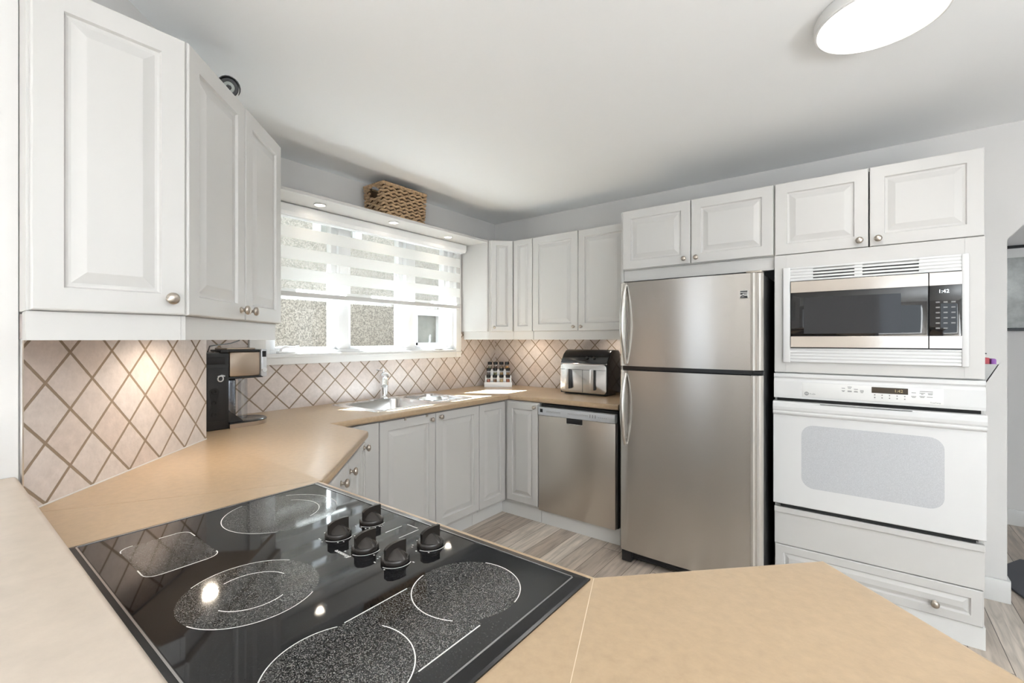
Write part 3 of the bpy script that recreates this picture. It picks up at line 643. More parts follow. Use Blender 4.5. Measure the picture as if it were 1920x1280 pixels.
# ------------------------------------------------------------------ worktop, bar ledge
ct = thing('countertop', 'beige laminate worktop running from the fridge past the sink to the peninsula end', 'countertop', (1.2, -2.2, .877))
def slab(name, outline, exposed, m, z0, z1, parent, hole=None, r=.013, origin=(0, 0, 0)):
    bm = bmesh.new()
    loops = [outline] + ([hole] if hole else [])
    for lp in loops:
        vs = [bm.verts.new((x, y, z0)) for x, y in lp]
        for i in range(len(vs)): bm.edges.new((vs[i], vs[(i+1) % len(vs)]))
    bmesh.ops.triangle_fill(bm, use_beauty=True, use_dissolve=False, edges=bm.edges[:])
    bmesh.ops.dissolve_limit(bm, angle_limit=.01, verts=bm.verts[:], edges=bm.edges[:], delimit=set()) if not hole else None
    ex = bmesh.ops.extrude_face_region(bm, geom=bm.faces[:])
    bmesh.ops.translate(bm, verts=[v for v in ex['geom'] if isinstance(v, bmesh.types.BMVert)], vec=(0, 0, z1-z0))
    segs = [(Vector(outline[i]), Vector(outline[(i+1) % len(outline)])) for i in exposed]
    es = []
    for e in bm.edges:
        a, b = e.verts[0].co, e.verts[1].co
        if abs(a.z-b.z) > 1e-4: continue
        for p, s in segs:
            d = (s-p).normalized(); f = lambda v: abs((v.x-p.x)*d.y-(v.y-p.y)*d.x) < 1e-4 and -1e-4 <= (Vector((v.x, v.y))-p).dot(d) <= (s-p).length+1e-4
            if f(a) and f(b): es.append(e); break
    bmesh.ops.bevel(bm, geom=es, offset=r, segments=5, affect='EDGES', profile=.5)
    q = MB(); q.bm.free(); q.bm = bm
    return q.build(name, m, parent, smooth=True, origin=origin, angle=40)
SX0, SX1, SY0, SY1 = .085, .545, -1.775, -.95
g_ = .0005
slab('slab', [(.001, -.001), (1.5835, -.001), (1.5835, -.638), (.665, -.638), (.665, -2.159), (.990, -2.159), (1.5435-.003, -2.7125+.003), (1.541, -2.7135), (1.1993, -3.3127), (.5885, -2.7025), (.001, -2.7025)], [2, 3, 4, 5], 'counter', .877, ZC, ct, [(SX0, SY0), (SX1, SY0), (SX1, SY1), (SX0, SY1)])
slab('slab', [(1.542, -2.7135), (2.4725, -2.7135), (2.7005, -3.3135), (1.2005, -3.3135)], [0], 'counter', .877, ZC, ct)
slab('slab', [(2.4735, -2.7135), (2.8065, -2.380), (3.2195, -2.793), (2.7015, -3.3115)], [0, 1], 'counter', .877, ZC, ct)
q = MB(); d_ = (Vector((2.701, -3.3125))-Vector((2.473, -2.7135))).normalized(); nn = Vector((-d_.y, d_.x))*.0006
a_ = Vector((2.473, -2.7135))+d_*.014; b_ = Vector((2.7005, -3.311)); q.prism([(a_+nn)[:], (a_-nn)[:], (b_-nn)[:], (b_+nn)[:]], ZC-.01, ZC+.0001); q.build('seam', 'seam', ct)
bl_ = thing('bar_ledge', 'pale beige raised breakfast bar top behind the cooktop', 'countertop', (2.0, -3.5, .97))
slab('ledge_top', [(1.202, -3.324), (2.699, -3.324), (3.235, -2.788), (3.45, -3.003), (2.80, -3.66), (1.202, -3.66)], [0, 1, 2, 3, 4], 'ledge', .974, 1.012, bl_, r=.010)
struct(MB().prism([(1.201, -3.345), (2.705, -3.345), (3.215, -2.835), (3.30, -2.92), (2.755, -3.465), (1.201, -3.465)], FL, .9735).build('wall_half', 'wall', origin=(2, -3.4, 0)))

# ------------------------------------------------------------------ cooktop
ck_ = thing('cooktop', 'black ceramic glass electric cooktop with five knobs set in the peninsula worktop', 'cooktop', (2.015, -3.01, ZC))
def rect(x0, x1, y0, y1, z): return [(x0, y0, z), (x1, y0, z), (x1, y1, z), (x0, y1, z)]
CX0, CX1, CY0, CY1 = 1.556, 2.476, -3.301, -2.736
q = MB(); q.rings([rect(CX0, CX1, CY0, CY1, ZC+.0003), rect(CX0, CX1, CY0, CY1, ZC+.003), rect(CX0+.004, CX1-.004, CY0+.004, CY1-.004, ZC+.005), rect(CX0+.022, CX1-.022, CY0+.022, CY1-.022, ZC+.0085), rect(CX0+.026, CX1-.026, CY0+.026, CY1-.026, ZC+.0085), rect(CX0+.027, CX1-.027, CY0+.027, CY1-.027, ZC+.006)], cap1=False)
q.build('frame', 'frame_blk', ck_)
q = MB(); i_ = .0215; 
for (x0, x1, y0, y1) in ((CX0+i_, CX1-i_, CY0+i_, CY0+i_+.003), (CX0+i_, CX1-i_, CY1-i_-.003, CY1-i_), (CX0+i_, CX0+i_+.003, CY0+i_, CY1-i_), (CX1-i_-.003, CX1-i_, CY0+i_, CY1-i_)): q.box(x0, x1, y0, y1, ZC+.007, ZC+.0092)
q.build('frame_inlay', mat('inlay_steel', (.45, .45, .46), .25, 1), ck_)
GZ = ZC+.0080
gl = MB().box(CX0+.0265, CX1-.0265, CY0+.0265, CY1-.0265, ZC+.001, GZ).build('glass_top', 'ctop', ck_)
def disc(q, x, y, r, z=GZ, h=.0002, seg=48): q.lathe([(r, -.0005), (r, h)], (x, y, z), seg=seg)
def arc(q, x, y, r, a0, a1, w=.0009, z=GZ, n=40):
    A = [math.radians(a0+(a1-a0)*k/n) for k in range(n+1)]
    q.rings([[(x+(r-w)*math.cos(a), y+(r-w)*math.sin(a), z+.0004) for a in A], [(x+(r+w)*math.cos(a), y+(r+w)*math.sin(a), z+.0004) for a in A]], close=False, cap0=False, cap1=False)
B1 = (2.037, -3.130, .107); B2 = (2.325, -2.902, .093); B3 = (2.328, -3.145, .096); B4 = (1.722, -2.925, .128)
for (x, y, r) in (B1, B2, B3, B4):
    q = MB(); disc(q, x, y, r); b_ = q.build('burner_zone', 'burner', gl)
q = MB(); q.box(2.245, 2.412, -3.09, -2.96, GZ-.0005, GZ+.00015); q.build('bridge_zone', 'burner', gl)
q = MB(); q.rings([[(p[0], p[2], GZ+h) for p in rrect(1.664, 1.850, -3.229, -3.108, .022, 0)] for h in (-.0004, .0002)]); q.build('warming_zone', 'burner', gl)
def marks(*arcs):
    q = MB()
    for A in arcs: arc(q, *A)
    q.build('zone_marking', 'mark', gl)
def b_(B, a0, a1, r=None): return (B[0], B[1], r or B[2], a0, a1)
marks(b_(B1, 120, 215), b_(B1, 285, 395), b_(B1, 100, 200, .062), b_(B1, 290, 385)[:2]+(.062, 290, 385))
marks(b_(B2, 10, 110), b_(B2, 190, 300)); marks(b_(B3, 20, 110), b_(B3, 150, 260))
marks(b_(B4, 60, 150), b_(B4, 200, 330), b_(B4, 20, 140, .085))
q = MB()
for cx, cy, a in ((1.686, -3.207, 180), (1.828, -3.207, 270), (1.828, -3.130, 0), (1.686, -3.130, 90)): arc(q, cx, cy, .022, a-6, a+96)
for x0, x1, y0, y1 in ((1.849, 1.851, -3.207, -3.13), (1.80, 1.828, -3.230, -3.228), (1.686, 1.71, -3.109, -3.107), (1.663, 1.665, -3.16, -3.13)): q.box(x0, x1, y0, y1, GZ, GZ+.0003)
q.build('zone_marking', 'mark', gl)
for x in (2.2435, 2.4105): MB().box(x, x+.002, -3.085, -2.965, GZ, GZ+.0003).build('zone_marking', 'mark', gl)
q = MB(); q.box(2.072, 2.074, -2.845, -2.790, GZ, GZ+.0003); q.box(2.026, 2.028, -2.845, -2.800, GZ, GZ+.0003); q.box(2.03, 2.065, -2.787, -2.785, GZ, GZ+.0003); q.build('lock_symbol', 'mark', gl)
text('Kenmore', .0125, 'mark', gl, (2.066, -2.961, GZ+.0003), (-1, 0, 0), (0, 0, 1), 'lettering', shear=.3)
q = MB()
KN = ((1.957, -2.917), (1.951, -2.827), (2.058, -2.919), (2.148, -2.914), (2.150, -2.825))
for x, y in KN:
    q = MB(); arc(q, x, y, .0315, 275, 390, .0009)
    for k in range(9):
        a = math.radians(130+random.random()*270); r = .036+random.random()*.003; q.box(x+r*math.cos(a)-.0016, x+r*math.cos(a)+.0016, y+r*math.sin(a)-.0012, y+r*math.sin(a)+.0012, GZ, GZ+.0003)
    q.build('dial_marking', 'mark', gl)
for x, y in KN:
    T = Matrix.Translation((x, y, GZ)) @ Matrix.Rotation(math.radians(84), 4, 'Z')
    q = MB(); q.lathe([(.0265, 0), (.0275, .002), (.0275, .007), (.0255, .0095), (.012, .0115), (.002, .012)], seg=28, mtx=T)
    # grip blade: tall flat wall on one side, curved hump on the other
    pr2 = [(-.0225, .010), (-.0225, .028), (-.019, .0315), (-.008, .0355), (.008, .0372), (.0225, .0365), (.0225, .010)]
    q.rings([[(a, yy, b) for a, b in pr2] for yy in (-.0035, .0035)], mtx=T)
    hump = []
    for k in range(9):
        t = k/8; w = .025*math.sin(PI*(.12+.76*t)); a = -.019+.040*t; hh = .011+.014*math.sin(PI*t)**.7
        hump.append([(a, -.003, .010), (a, -.003-w*.95, .010), (a, -.003-w*.6, .010+(hh-.010)*.55), (a, -.003, hh)])
    q.rings(hump, mtx=T)
    q.build('knob', 'knob', ck_, smooth=True, angle=40)

# ------------------------------------------------------------------ sink and tap
sk = thing('sink', 'double-bowl stainless steel sink set in the worktop under the window', 'sink', (.31, -1.36, ZC))
def rr2(x0, x1, y0, y1, r, z, n=5):
    P = []
    for cx, cy, a0 in ((x1-r, y1-r, 0), (x0+r, y1-r, PI/2), (x0+r, y0+r, PI), (x1-r, y0+r, 1.5*PI)):
        for k in range(n+1): a = a0+PI/2*k/n; P.append((cx+r*math.cos(a), cy+r*math.sin(a), z))
    return P
BW = ((.125, .525, -1.755, -1.315), (.125, .525, -1.275, -.975))
bm = bmesh.new()
for lp in [rr2(.062, .562, -1.800, -.930, .03, ZC+.003)] + [rr2(*b, .06, ZC+.003) for b in BW]:
    vs = [bm.verts.new(p) for p in lp]
    for i in range(len(vs)): bm.edges.new((vs[i], vs[(i+1) % len(vs)]))
bmesh.ops.triangle_fill(bm, use_beauty=True, use_dissolve=False, edges=bm.edges[:])
q = MB(); q.bm.free(); q.bm = bm
q.rings([rr2(.062, .562, -1.800, -.930, .03, ZC+.003), rr2(.058, .566, -1.804, -.926, .033, ZC+.0003)], cap0=False, cap1=False)
q.build('rim', 'sink', sk)
for b in BW:
    x0, x1, y0, y1 = b
    q = MB(); q.rings([rr2(x0, x1, y0, y1, .06, ZC+.003), rr2(x0+.003, x1-.003, y0+.003, y1-.003, .058, ZC-.006), rr2(x0+.010, x1-.010, y0+.010, y1-.010, .055, ZC-.14), rr2(x0+.022, x1-.022, y0+.022, y1-.022, .05, ZC-.163), rr2(x0+.05, x1-.05, y0+.05, y1-.05, .04, ZC-.170)], cap0=False)
    bo = q.build('bowl', 'sink', sk, smooth=True)
    MB().lathe([(.042, 0), (.040, .003), (.03, .001), (.01, .0005)], ((x0+x1)/2-.05, (y0+y1)/2, ZC-.1695), seg=24).build('drain', 'chrome', bo, smooth=True)
co = thing('colander', 'round steel strainer basket resting in the smaller sink bowl', 'colander', (.33, -1.125, ZC-.1))
q = MB(); C_ = (.33, -1.125)
q.lathe([(.065, -.11), (.095, -.085), (.110, -.045), (.114, -.008), (.112, -.006), (.107, -.045), (.092, -.083), (.063, -.107)], (*C_, ZC), seg=36)
q.build('basket', 'colander', co, smooth=True)
q = MB(); q.tube([(C_[0]+.116*math.cos(a), C_[1]+.116*math.sin(a), ZC-.004) for a in [2*PI*k/36 for k in range(37)]], .004, 8)
for s in (-1, 1): q.tube([(C_[0]+.03*t, C_[1]+s*(.114+.030*math.cos(t*PI/2)), ZC+.0075-.01*abs(t)) for t in (-1, -.6, 0, .6, 1)], .003, 6)
q.build('rim', 'chrome', co, smooth=True)
fa = thing('faucet', 'chrome kitchen faucet with a bulbous column at the back of the sink', 'faucet', (.085, -1.392, ZC))
fx, fy = .095, -1.392
MB().rings([rr2(.068, .118, fy-.13, fy+.13, .024, ZC+.0032), rr2(.070, .116, fy-.128, fy+.128, .023, ZC+.009), rr2(.078, .108, fy-.118, fy+.118, .015, ZC+.011)]).build('deck_plate', 'chrome', fa, smooth=True)
q = MB(); q.lathe([(.030, .008), (.030, .016), (.025, .022), (.0235, .035), (.026, .075), (.029, .100), (.031, .115), (.031, .125), (.028, .132), (.034, .150), (.034, .168), (.029, .185), (.018, .194), (.010, .197)], (fx, fy, ZC), seg=28); q.build('column', 'chrome', fa, smooth=True)
q = MB(); q.lathe([(.008, .192), (.009, .200), (.013, .208), (.013, .216), (.007, .222), (.002, .223)], (fx-.004, fy-.006, ZC), seg=18); q.tube([(fx, fy, ZC+.207), (fx-.02, fy-.03, ZC+.213), (fx-.03, fy-.045, ZC+.216)], [.006, .005, .005]); q.build('lever', 'chrome', fa, smooth=True)
q = MB(); q.tube([(fx+.01, fy-.008, ZC+.155), (fx+.045, fy-.033, ZC+.154), (fx+.085, fy-.063, ZC+.138), (fx+.100, fy-.074, ZC+.108)], [.024, .024, .023, .024], 16); q.build('spout', 'chrome', fa, smooth=True)

# ------------------------------------------------------------------ spice rack with jars
ang = math.radians(37.35)
RM = Matrix.Translation((.210, -.212, ZC)) @ Matrix.Rotation(ang, 4, 'Z')      # local x along the front, y towards the corner
sr = thing('spice_rack', 'steel three-tier spice rack standing in the back counter corner', 'rack', (.20, -.2, ZC))
q = MB()
q.box(-.128, .128, -.014, -.010, 0, .044, .001, mtx=RM); q.box(-.128, .128, -.010, .038, .037, .040, mtx=RM)
q.box(-.122, .122, .035, .038, .040, .097, mtx=RM); q.box(-.122, .122, .038, .085, .097, .100, mtx=RM); q.box(-.108, .108, .082, .085, .100, .152, mtx=RM); q.box(-.108, .108, .085, .125, .152, .155, mtx=RM); q.box(-.10, .10, .125, .128, 0, .155, mtx=RM)
q.build('tier_frame', 'silver', sr)
# tiers: front jars stand on the lowest shelf
jb = None
tiers = ((.040, .0115, 'bottom tier'), (.100, .060, 'middle tier'), (.155, .106, 'top tier'))
spots = ('at the end nearest the sink', 'second from the sink end', 'second from the air fryer end', 'at the end nearest air fryer')
j = 0
for tz, ty, tn in tiers:
    for k in range(4):
        lp = RM @ Vector((-.090+k*.060, ty, tz+.0005))
        if tn == 'top tier': lp = RM @ Vector((-.081+k*.054, ty, tz+.0005))
        lab = 'black-lidded spice jar, %s, %s' % (tn, spots[k])
        if jb is None:
            t = thing('spice_jar', lab, 'jar', lp, 'spice jars on the rack'); jb = t
            MB().lathe([(.0165, 0), (.018, .003), (.018, .036), (.015, .042), (.0145, .046)], lp, seg=20).build('glass', 'glassjar', t, smooth=True)
            MB().lathe([(.0155, .0022), (.0158, .005), (.0158, .028), (.010, .029)], lp, seg=16).build('spice', SPICE[0], t, smooth=True)
            MB().lathe([(.0195, .0435), (.0208, .045), (.0208, .068), (.0185, .070), (.006, .0705)], lp, seg=20).build('lid', 'blackgloss', t, smooth=True)
        else:
            t = jb.copy(); COL.objects.link(t); t.location = lp; t['label'] = lab
            for ch in jb.children:
                c = ch.copy(); COL.objects.link(c); c.parent = t
                if ch.name.startswith('spice'):
                    c.data = ch.data.copy(); c.data.materials[0] = SPICE[j % len(SPICE)]
        j += 1

# ------------------------------------------------------------------ air fryer
af = thing('air_fryer', 'black and steel dual-drawer air fryer on the counter beside the refrigerator', 'air fryer', (1.13, -.17, ZC))
ax0, ax1 = .922, 1.338; yf = -.288
prof = [(yf+.004, .925), (yf+.002, 1.158), (yf+.02, 1.195), (yf+.052, 1.238), (yf+.085, 1.262), (yf+.12, 1.270), (-.075, 1.268), (-.050, 1.25), (-.04, 1.20), (-.04, .935), (-.06, .925)]
q = MB(); q.rings([[(x, y, z) for y, z in prof] for x in (ax0, ax1)])
es = [e for e in q.bm.edges if abs(e.verts[0].co.x-e.verts[1].co.x) < 1e-5]
bmesh.ops.bevel(q.bm, geom=es, offset=.010, segments=3, affect='EDGES', profile=.5)
q.build('housing', 'blackgloss', af, smooth=True, angle=40)
MB().box(ax0+.03, ax1-.03, yf+.03, -.07, ZC+.0003, .927).build('foot_base', 'black', af)
fp = q = MB(); q.rings([rrect(ax0+.006, ax1-.006, .932, 1.155, .025, yf+.006), rrect(ax0+.006, ax1-.006, .932, 1.155, .025, yf-.004), rrect(ax0+.009, ax1-.009, .935, 1.152, .023, yf-.006)])
fpo = q.build('front_panel', 'steel_light', af, smooth=True)
q = MB(); q.box(ax0+.008, ax1-.008, yf-.0068, yf-.005, 1.112, 1.1145); q.box(1.1285, 1.1315, yf-.0068, yf-.005, .935, 1.113); q.build('panel_seam', 'black', fpo)
for hx in (.985, 1.205):
    d = MB().box(hx, hx+.034, yf-.034, yf-.0065, .958, 1.118, .004).build('drawer_handle', 'steel_light', af, smooth=True)
    MB().box(hx+.0345, hx+.042, yf-.032, yf-.0065, .960, 1.116, .002).build('handle_grip', 'black', d)
MB().box(ax0+.004, ax1-.004, yf-.003, yf+.003, 1.156, 1.163, .001).build('trim_strip', 'chrome', af)
q = MB()
for x in (1.155, 1.215): q.lathe([(.011, 0), (.011, .006), (.008, .008)], (x, yf+.022, 1.206), (0, -.75, .6), 16)
q.build('dial', 'black', af, smooth=True)

# ------------------------------------------------------------------ coffee maker
cm = thing('coffee_maker', 'black coffee maker with a steel head under the diagonal wall cabinets', 'coffee maker', (.3, -2.55, ZC))
kx0, kx1 = .21, .412
q = MB(); q.box(kx0, kx1, -2.690, -2.545, ZC+.0004, 1.286, .006)
q.build('body', 'black', cm, smooth=True)
q = MB(); q.box(kx1-.001, kx1+.002, -2.640, -2.565, 1.232, 1.268, .001); q.box(kx1-.001, kx1+.0025, -2.640, -2.556, .96, 1.215, .0015); q.build('side_panel', 'blacktex', cm, smooth=True)
def slot(y, z0, z1, r):
    A = [(y+r*math.cos(a), z1+r*math.sin(a)) for a in [PI*k/10 for k in range(11)]] + [(y-r*.55, (z0+z1)/2)] + [(y+r*math.cos(a), z0+r*math.sin(a)) for a in [PI+PI*k/10 for k in range(11)]] + [(y+r*.55, (z0+z1)/2)]
    return A
q = MB(); q.rings([[(kx1+.0022, y, z) for y, z in slot(-2.612, .995, 1.098, .021)], [(kx1+.0034, y, z) for y, z in slot(-2.612, .995, 1.098, .021)]])
for z in (.992, 1.048, 1.102): q.lathe([(.012, 0), (.012, .004), (.007, .004), (.006, .002)], (kx1+.003, -2.612, z), (1, 0, 0), 14)
q.build('cord_recess', 'dark', cm)
q = MB(); q.tube([(kx1+.004, -2.585+.012*math.cos(a), 1.162+.013*math.sin(a)) for a in [2*PI*k/16 for k in range(17)]], .003, 6); q.tube([(kx1+.004, -2.597, 1.172), (kx1+.004, -2.58, 1.178), (kx1+.004, -2.566, 1.174)], .004, 6); q.build('clip', 'silver', cm, smooth=True)
hd = MB().box(kx0+.008, kx1-.002, -2.543, -2.398, 1.166, 1.290, .010).build('brew_head', 'bronze', cm, smooth=True)
q = MB(); q.box(kx0+.006, kx1, -2.55, -2.385, 1.157, 1.1665, .003); q.build('head_base', 'black', cm, smooth=True)
q = MB(); q.box(kx0+.006, kx1, -2.56, -2.40, 1.289, 1.300, .004); q.box(kx1-.02, kx1+.004, -2.585, -2.55, 1.286, 1.301, .003); q.build('head_rim', 'black', cm, smooth=True)
q = MB(); q.box(kx0+.02, kx1-.03, -2.545, -2.41, 1.2995, 1.309, .004); q.build('lid', 'bronze', cm, smooth=True)
ph = MB().box(kx0+.004, kx1+.002, -2.397, -2.366, 1.160, 1.303, .007).build('control_face', 'silver', cm, smooth=True)
q = MB(); q.box(kx1+.0015, kx1+.0035, -2.392, -2.372, 1.262, 1.292, .001); q.box(kx0+.03, kx1-.03, -2.367, -2.3645, 1.24, 1.285, .001); q.build('display', 'black', ph)
q = MB(); q.lathe([(.022, 0), (.022, .012), (.019, .015)], ((kx0+kx1)/2, -2.3665, 1.20), (0, 1, 0), 22); q.lathe([(.012, 0), (.012, .007)], (kx1+.0015, -2.382, 1.195), (1, 0, 0), 16); q.build('dial', 'chrome', ph, smooth=True)
q = MB(); q.box(kx0+.03, kx1-.03, -2.546, -2.500, .942, 1.158, .012); q.build('column', mat('dark_chrome', (.16, .17, .19), .12, .9), cm, smooth=True)
MB().lathe([(.020, .0), (.021, .01), (.021, .20)], (kx1-.055, -2.462, .95), seg=20).build('tube', 'clear', cm, smooth=True)
q = MB(); q.prism([(-2.546, .943), (-2.546, .995), (-2.536, .997), (-2.478, .948), (-2.478, .943)], kx0+.02, kx1-.015, mtx=Matrix(((0, 0, 1, 0), (1, 0, 0, 0), (0, 1, 0, 0), (0, 0, 0, 1)))); q.build('splash_wedge', 'blackgloss', cm)
ctr = ((kx0+kx1)/2+.010, -2.435); Rb = .098
bp = [(kx0+.006, -2.545)] + [(ctr[0]-Rb*math.cos(a), ctr[1]+Rb*math.sin(a)) for a in [PI*k/20 for k in range(21)]] + [(ctr[0]+Rb, -2.545)]
MB().prism(bp, ZC+.0004, .936).build('drip_base', 'bronze', cm, smooth=True)
q = MB(); q.rings([[(ctr[0]+(x-ctr[0])*s, ctr[1]+(y-ctr[1])*s if y > -2.54 else y, z) for x, y in bp] for s, z in ((1.012, .936), (1.012, .941), (.95, .945), (.9, .9435))]); q.build('drip_tray', 'blackgloss', cm, smooth=True)
q = MB(); q.tube([(.30, -2.60, 1.29), (.27, -2.58, 1.318), (.16, -2.50, 1.322), (.10, -2.42, 1.330), (.06, -2.36, 1.345), (.03, -2.34, 1.385)], .003, 6); q.build('power_cord', 'black', cm, smooth=True)

# ------------------------------------------------------------------ wicker basket
bk = thing('wicker_basket', 'woven brown wicker basket sitting on the shelf above the window', 'basket', (.17, -1.35, 2.205))
bx0, bx1, by0, by1, bz0, bz1 = .055, .275, -1.535, -1.150, 2.2072, 2.432
def perim(t, z):
    f = (z-bz0)/(bz1-bz0); e = -.010*(1-f)
    x0, x1, y0, y1 = bx0-e, bx1+e, by0-e, by1+e
    Lx, Ly = x1-x0, y1-y0; s = t*2*(Lx+Ly)
    if s < Lx: return Vector((x0+s, y0, z)), Vector((0, -1, 0))
    s -= Lx
    if s < Ly: return Vector((x1, y0+s, z)), Vector((1, 0, 0))
    s -= Ly
    if s < Lx: return Vector((x1-s, y1, z)), Vector((0, 1, 0))
    s -= Lx; return Vector((x0, y1-s, z)), Vector((-1, 0, 0))
q = MB(); NR = 10; ST = 20; hr = .0085
for r in range(NR):
    z = bz0+.012+(bz1-bz0-.022)*r/(NR-1); run = []
    for k in range(ST*6+1):
        t = (k/(ST*6)) % 1.0; p, nrm = perim(t, z)
        off = math.sin(k/6*PI+(r % 2)*PI)
        p = p + nrm*(.006*off) + Vector((0, 0, .0055*math.sin(k/6*PI*2+r)))
        hole = (nrm.y < -.5) and abs(p.x-(bx0+bx1)/2) < .042 and 2.350 < z < 2.402
        if hole:
            if len(run) > 2: q.tube(run, hr, 6, ry=.0095)
            run = []
        else: run.append(p)
    if len(run) > 2: q.tube(run, hr, 6, ry=.0095)
q.build('weave', 'wicker', bk, smooth=True, angle=80)
q = MB()
for z, rr in ((bz1-.001, .010), (bz0+.009, .009)):
    q.tube([perim((k/120) % 1, z)[0] + perim((k/120) % 1, z)[1]*.002*math.sin(k*2.6) + Vector((0, 0, .002*math.cos(k*2.6))) for k in range(121)], rr, 7)
q.build('rim', 'wicker', bk, smooth=True, angle=80)
q = MB(); i = .014
q.box(bx0+i, bx0+i+.003, by0+i, by1-i, bz0+.002, bz1-.01); q.box(bx1-i-.003, bx1-i, by0+i, by1-i, bz0+.002, bz1-.01); q.box(bx0+i, bx1-i, by1-i-.003, by1-i, bz0+.002, bz1-.01)
q.box(bx0+i, bx1-i, by0+i, by0+i+.003, bz0+.002, 2.345); q.box(bx0+i, bx0+.066, by0+i, by0+i+.003, 2.345, bz1-.01); q.box(bx1-.066, bx1-i, by0+i, by0+i+.003, 2.345, bz1-.01); q.box(bx0+i, bx1-i, by0+i, by1-i, bz0+.002, bz0+.006)
q.build('lining', 'wickerdark', bk)

# ------------------------------------------------------------------ security camera on the cabinets
scp = Vector((.905, -2.735, 2.336)); sd = (Vector((2.865, -3.48, 1.352))-scp); sd.z = -.42*Vector((sd.x, sd.y)).length; sd.normalize()
sm = thing('security_camera', 'black bullet security camera standing on top of the diagonal cabinets', 'camera', (scp.x, scp.y, DT))
Tq = Matrix.Translation(scp) @ Vector((0, 0, 1)).rotation_difference(sd).to_matrix().to_4x4()
q = MB(); q.lathe([(.030, -.11), (.033, -.10), (.033, .012), (.031, .016), (.021, .016), (.020, .008)], seg=28, mtx=Tq); q.build('housing', 'black', sm, smooth=True)
q = MB(); q.lathe([(.0198, .006), (.0198, .012)], seg=26, mtx=Tq)
q.build('led_ring', mat('led_grey', (.30, .32, .29), .3, .3), sm, smooth=True)
q = MB(); q.lathe([(.0095, .009), (.0095, .0145), (.007, .015), (.006, .0135)], seg=20, mtx=Tq); q.build('lens', 'gloss', sm, smooth=True)
q = MB()
up = Vector((0, 0, 1)); sx = sd.cross(up).normalized(); hu = sx.cross(sd).normalized()
P0 = [scp - sd*.11 + hu*.0, scp + sd*.03]
hood = []
for p in (scp-sd*.115, scp+sd*.026):
    hood.append([p + sx*(.040*math.cos(a)) + hu*(.040*math.sin(a)) for a in [PI*(-.15+1.3*k/14) for k in range(15)]] + [p + sx*(.037*math.cos(a)) + hu*(.037*math.sin(a)) for a in [PI*(-.15+1.3*k/14) for k in range(14, -1, -1)]])
q.rings(hood); q.build('hood', 'black', sm, smooth=True)
q = MB(); q.lathe([(.035, 0), (.035, .006), (.012, .010), (.010, .055)], (scp.x-sd.x*.07, scp.y-sd.y*.07, DT+.0005), seg=20); q.tube([(scp.x-sd.x*.07, scp.y-sd.y*.07, DT+.05), scp-sd*.07], .010, 10); q.build('stand', 'black', sm, smooth=True)

# ------------------------------------------------------------------ ceiling lamp
cl = thing('ceiling_lamp', 'flat round white LED lamp on the ceiling near the oven column', 'lamp', (2.919, -1.470, H))
MB().lathe([(.186, 0), (.190, -.006), (.190, -.040), (.187, -.044), (.181, -.0445), (.1795, -.040), (.1795, -.02)], (2.919, -1.470, H-.0005), seg=64).build('rim', 'trim', cl, smooth=True)
MB().lathe([(.179, -.02), (.179, -.0425), (.12, -.0445), (.02, -.0445)], (2.919, -1.470, H-.0005), seg=64).build('diffuser', 'lampglow', cl, smooth=True)
lamp('ceiling_lamp_light', 'AREA', (2.919, -1.470, H-.05), 4, (1, .97, .93), (0, 0, -1), shape='DISK', size=.35)
# made-up uplighter behind the camera, added to brighten the ceiling
fl = thing('added_uplight', 'white uplighter added out of view behind the counter to brighten the ceiling', 'lamp', (4.9, -3.6, FL))
MB().lathe([(.13, 0), (.13, .02), (.02, .03), (.012, .04), (.012, 1.26), (.02, 1.27)], (4.9, -3.6, FL), seg=24).build('pole', 'black', fl, smooth=True)
MB().lathe([(.02, 1.26), (.10, 1.29), (.17, 1.36), (.168, 1.362), (.09, 1.30), (.02, 1.272)], (4.9, -3.6, FL), seg=32).build('lamp_shade', 'trim', fl, smooth=True)
lamp('added_uplight_beam', 'SPOT', (4.9, -3.6, 1.34), 310, (.92, .97, 1), (0, 0, 1), spot_size=math.radians(165), spot_blend=.6, shadow_soft_size=.12)

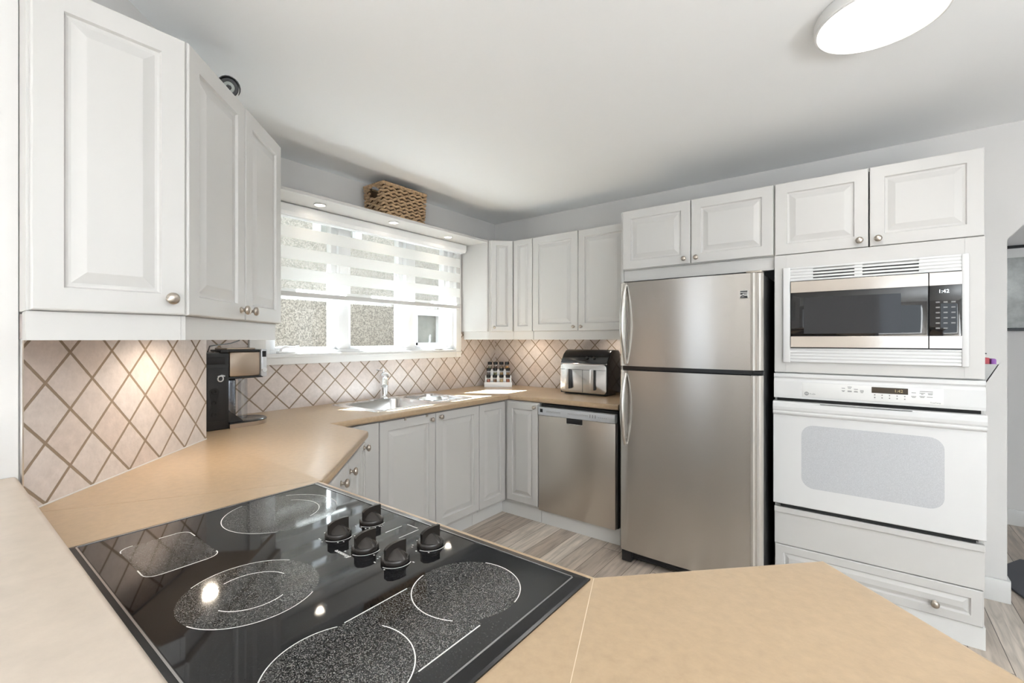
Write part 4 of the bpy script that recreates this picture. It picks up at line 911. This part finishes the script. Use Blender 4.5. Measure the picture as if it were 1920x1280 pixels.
# ------------------------------------------------------------------ things on the far side of the oven column, hall
wp = thing('wall_pocket', 'grey wedge-shaped wall pocket hung on the side of the oven column', 'holder', (3.306, -.40, 1.13))
q = MB(); q.rings([[(3.3055, y, 1.13), (3.310, y, 1.13), (3.362, y, 1.240), (3.3585, y, 1.240), (3.3075, y, 1.136), (3.3075, y, 1.25), (3.3055, y, 1.25)] for y in (-.52, -.30)])
for y in (-.52, -.302): q.prism([(3.3055, 1.13), (3.310, 1.13), (3.362, 1.240), (3.3055, 1.240)], 0, .002, mtx=Matrix(((1, 0, 0, 0), (0, 0, 1, y), (0, 1, 0, 0), (0, 0, 0, 1))))
q.build('pocket', mat('grey_mesh', (.42, .42, .41), .5, .3), wp)
o = MB().box(3.312, 3.336, -.50, -.40, 1.215, 1.268, .004).build('red_case', 'red', smooth=True, origin=(3.32, -.45, 1.215)); tag(o, 'small red case sticking out of the grey wall pocket', 'case')
o = MB().box(3.339, 3.357, -.505, -.42, 1.222, 1.264, .006).build('purple_case', 'purple', smooth=True, origin=(3.35, -.46, 1.222)); tag(o, 'small purple case sticking out of the grey wall pocket', 'case')
o = MB().tube([(3.3095, -.47, 1.235), (3.3095, -.47, 1.272), (3.322, -.47, 1.288), (3.330, -.47, 1.286)], .003, 6).build('cable', 'black', smooth=True, origin=(3.31, -.47, 1.235)); tag(o, 'short black cable curling out of the grey wall pocket', 'cable')
wh = thing('wall_hook', 'small dark wooden hook board on the side of the oven column', 'hook', (3.307, -.40, 1.66))
MB().box(3.3053, 3.311, -.45, -.30, 1.655, 1.735, .001).build('board', 'woodhook', wh); q = MB(); q.tube([(3.311, -.40, 1.70), (3.325, -.40, 1.69), (3.333, -.40, 1.698), (3.334, -.40, 1.712)], .002, 6); q.build('hook', 'nickel', wh, smooth=True)
fp_ = thing('framed_picture', 'large black-framed abstract grey picture on the hall wall', 'picture', (4.3, 1.49, 1.44))
py0, py1 = 1.474, 1.4995; fx0, fx1, fz0, fz1 = 3.66, 4.95, 1.415, 2.05
q = MB(); q.box(fx0, fx1, py0, py1, fz1-.022, fz1, .002); q.box(fx0, fx1, py0, py1, fz0, fz0+.022, .002); q.box(fx0, fx0+.022, py0, py1, fz0, fz1, .002); q.box(fx1-.022, fx1, py0, py1, fz0, fz1, .002); q.build('frame', 'frame_blk', fp_)
box('mat_board', 'matboard', (fx0+.01, fx1-.01, 1.490, 1.498, fz0+.01, fz1-.01), fp_)
box('print', 'art', (fx0+.05, fx1-.08, 1.486, 1.4895, fz0+.023, fz1-.09), fp_)
o = MB().prism([(3.53, .20), (3.56, .55), (3.66, .72), (4.60, .72), (4.60, -.02), (3.60, -.02)], FL+.0005, FL+.012, .004).build('floor_shade_sheet', 'shade', origin=(4, .3, FL)); tag(o, 'dark charcoal rug on the hall floor beyond the opening', 'shade')  # dark sheet laid in place of shaded floor below a step edge
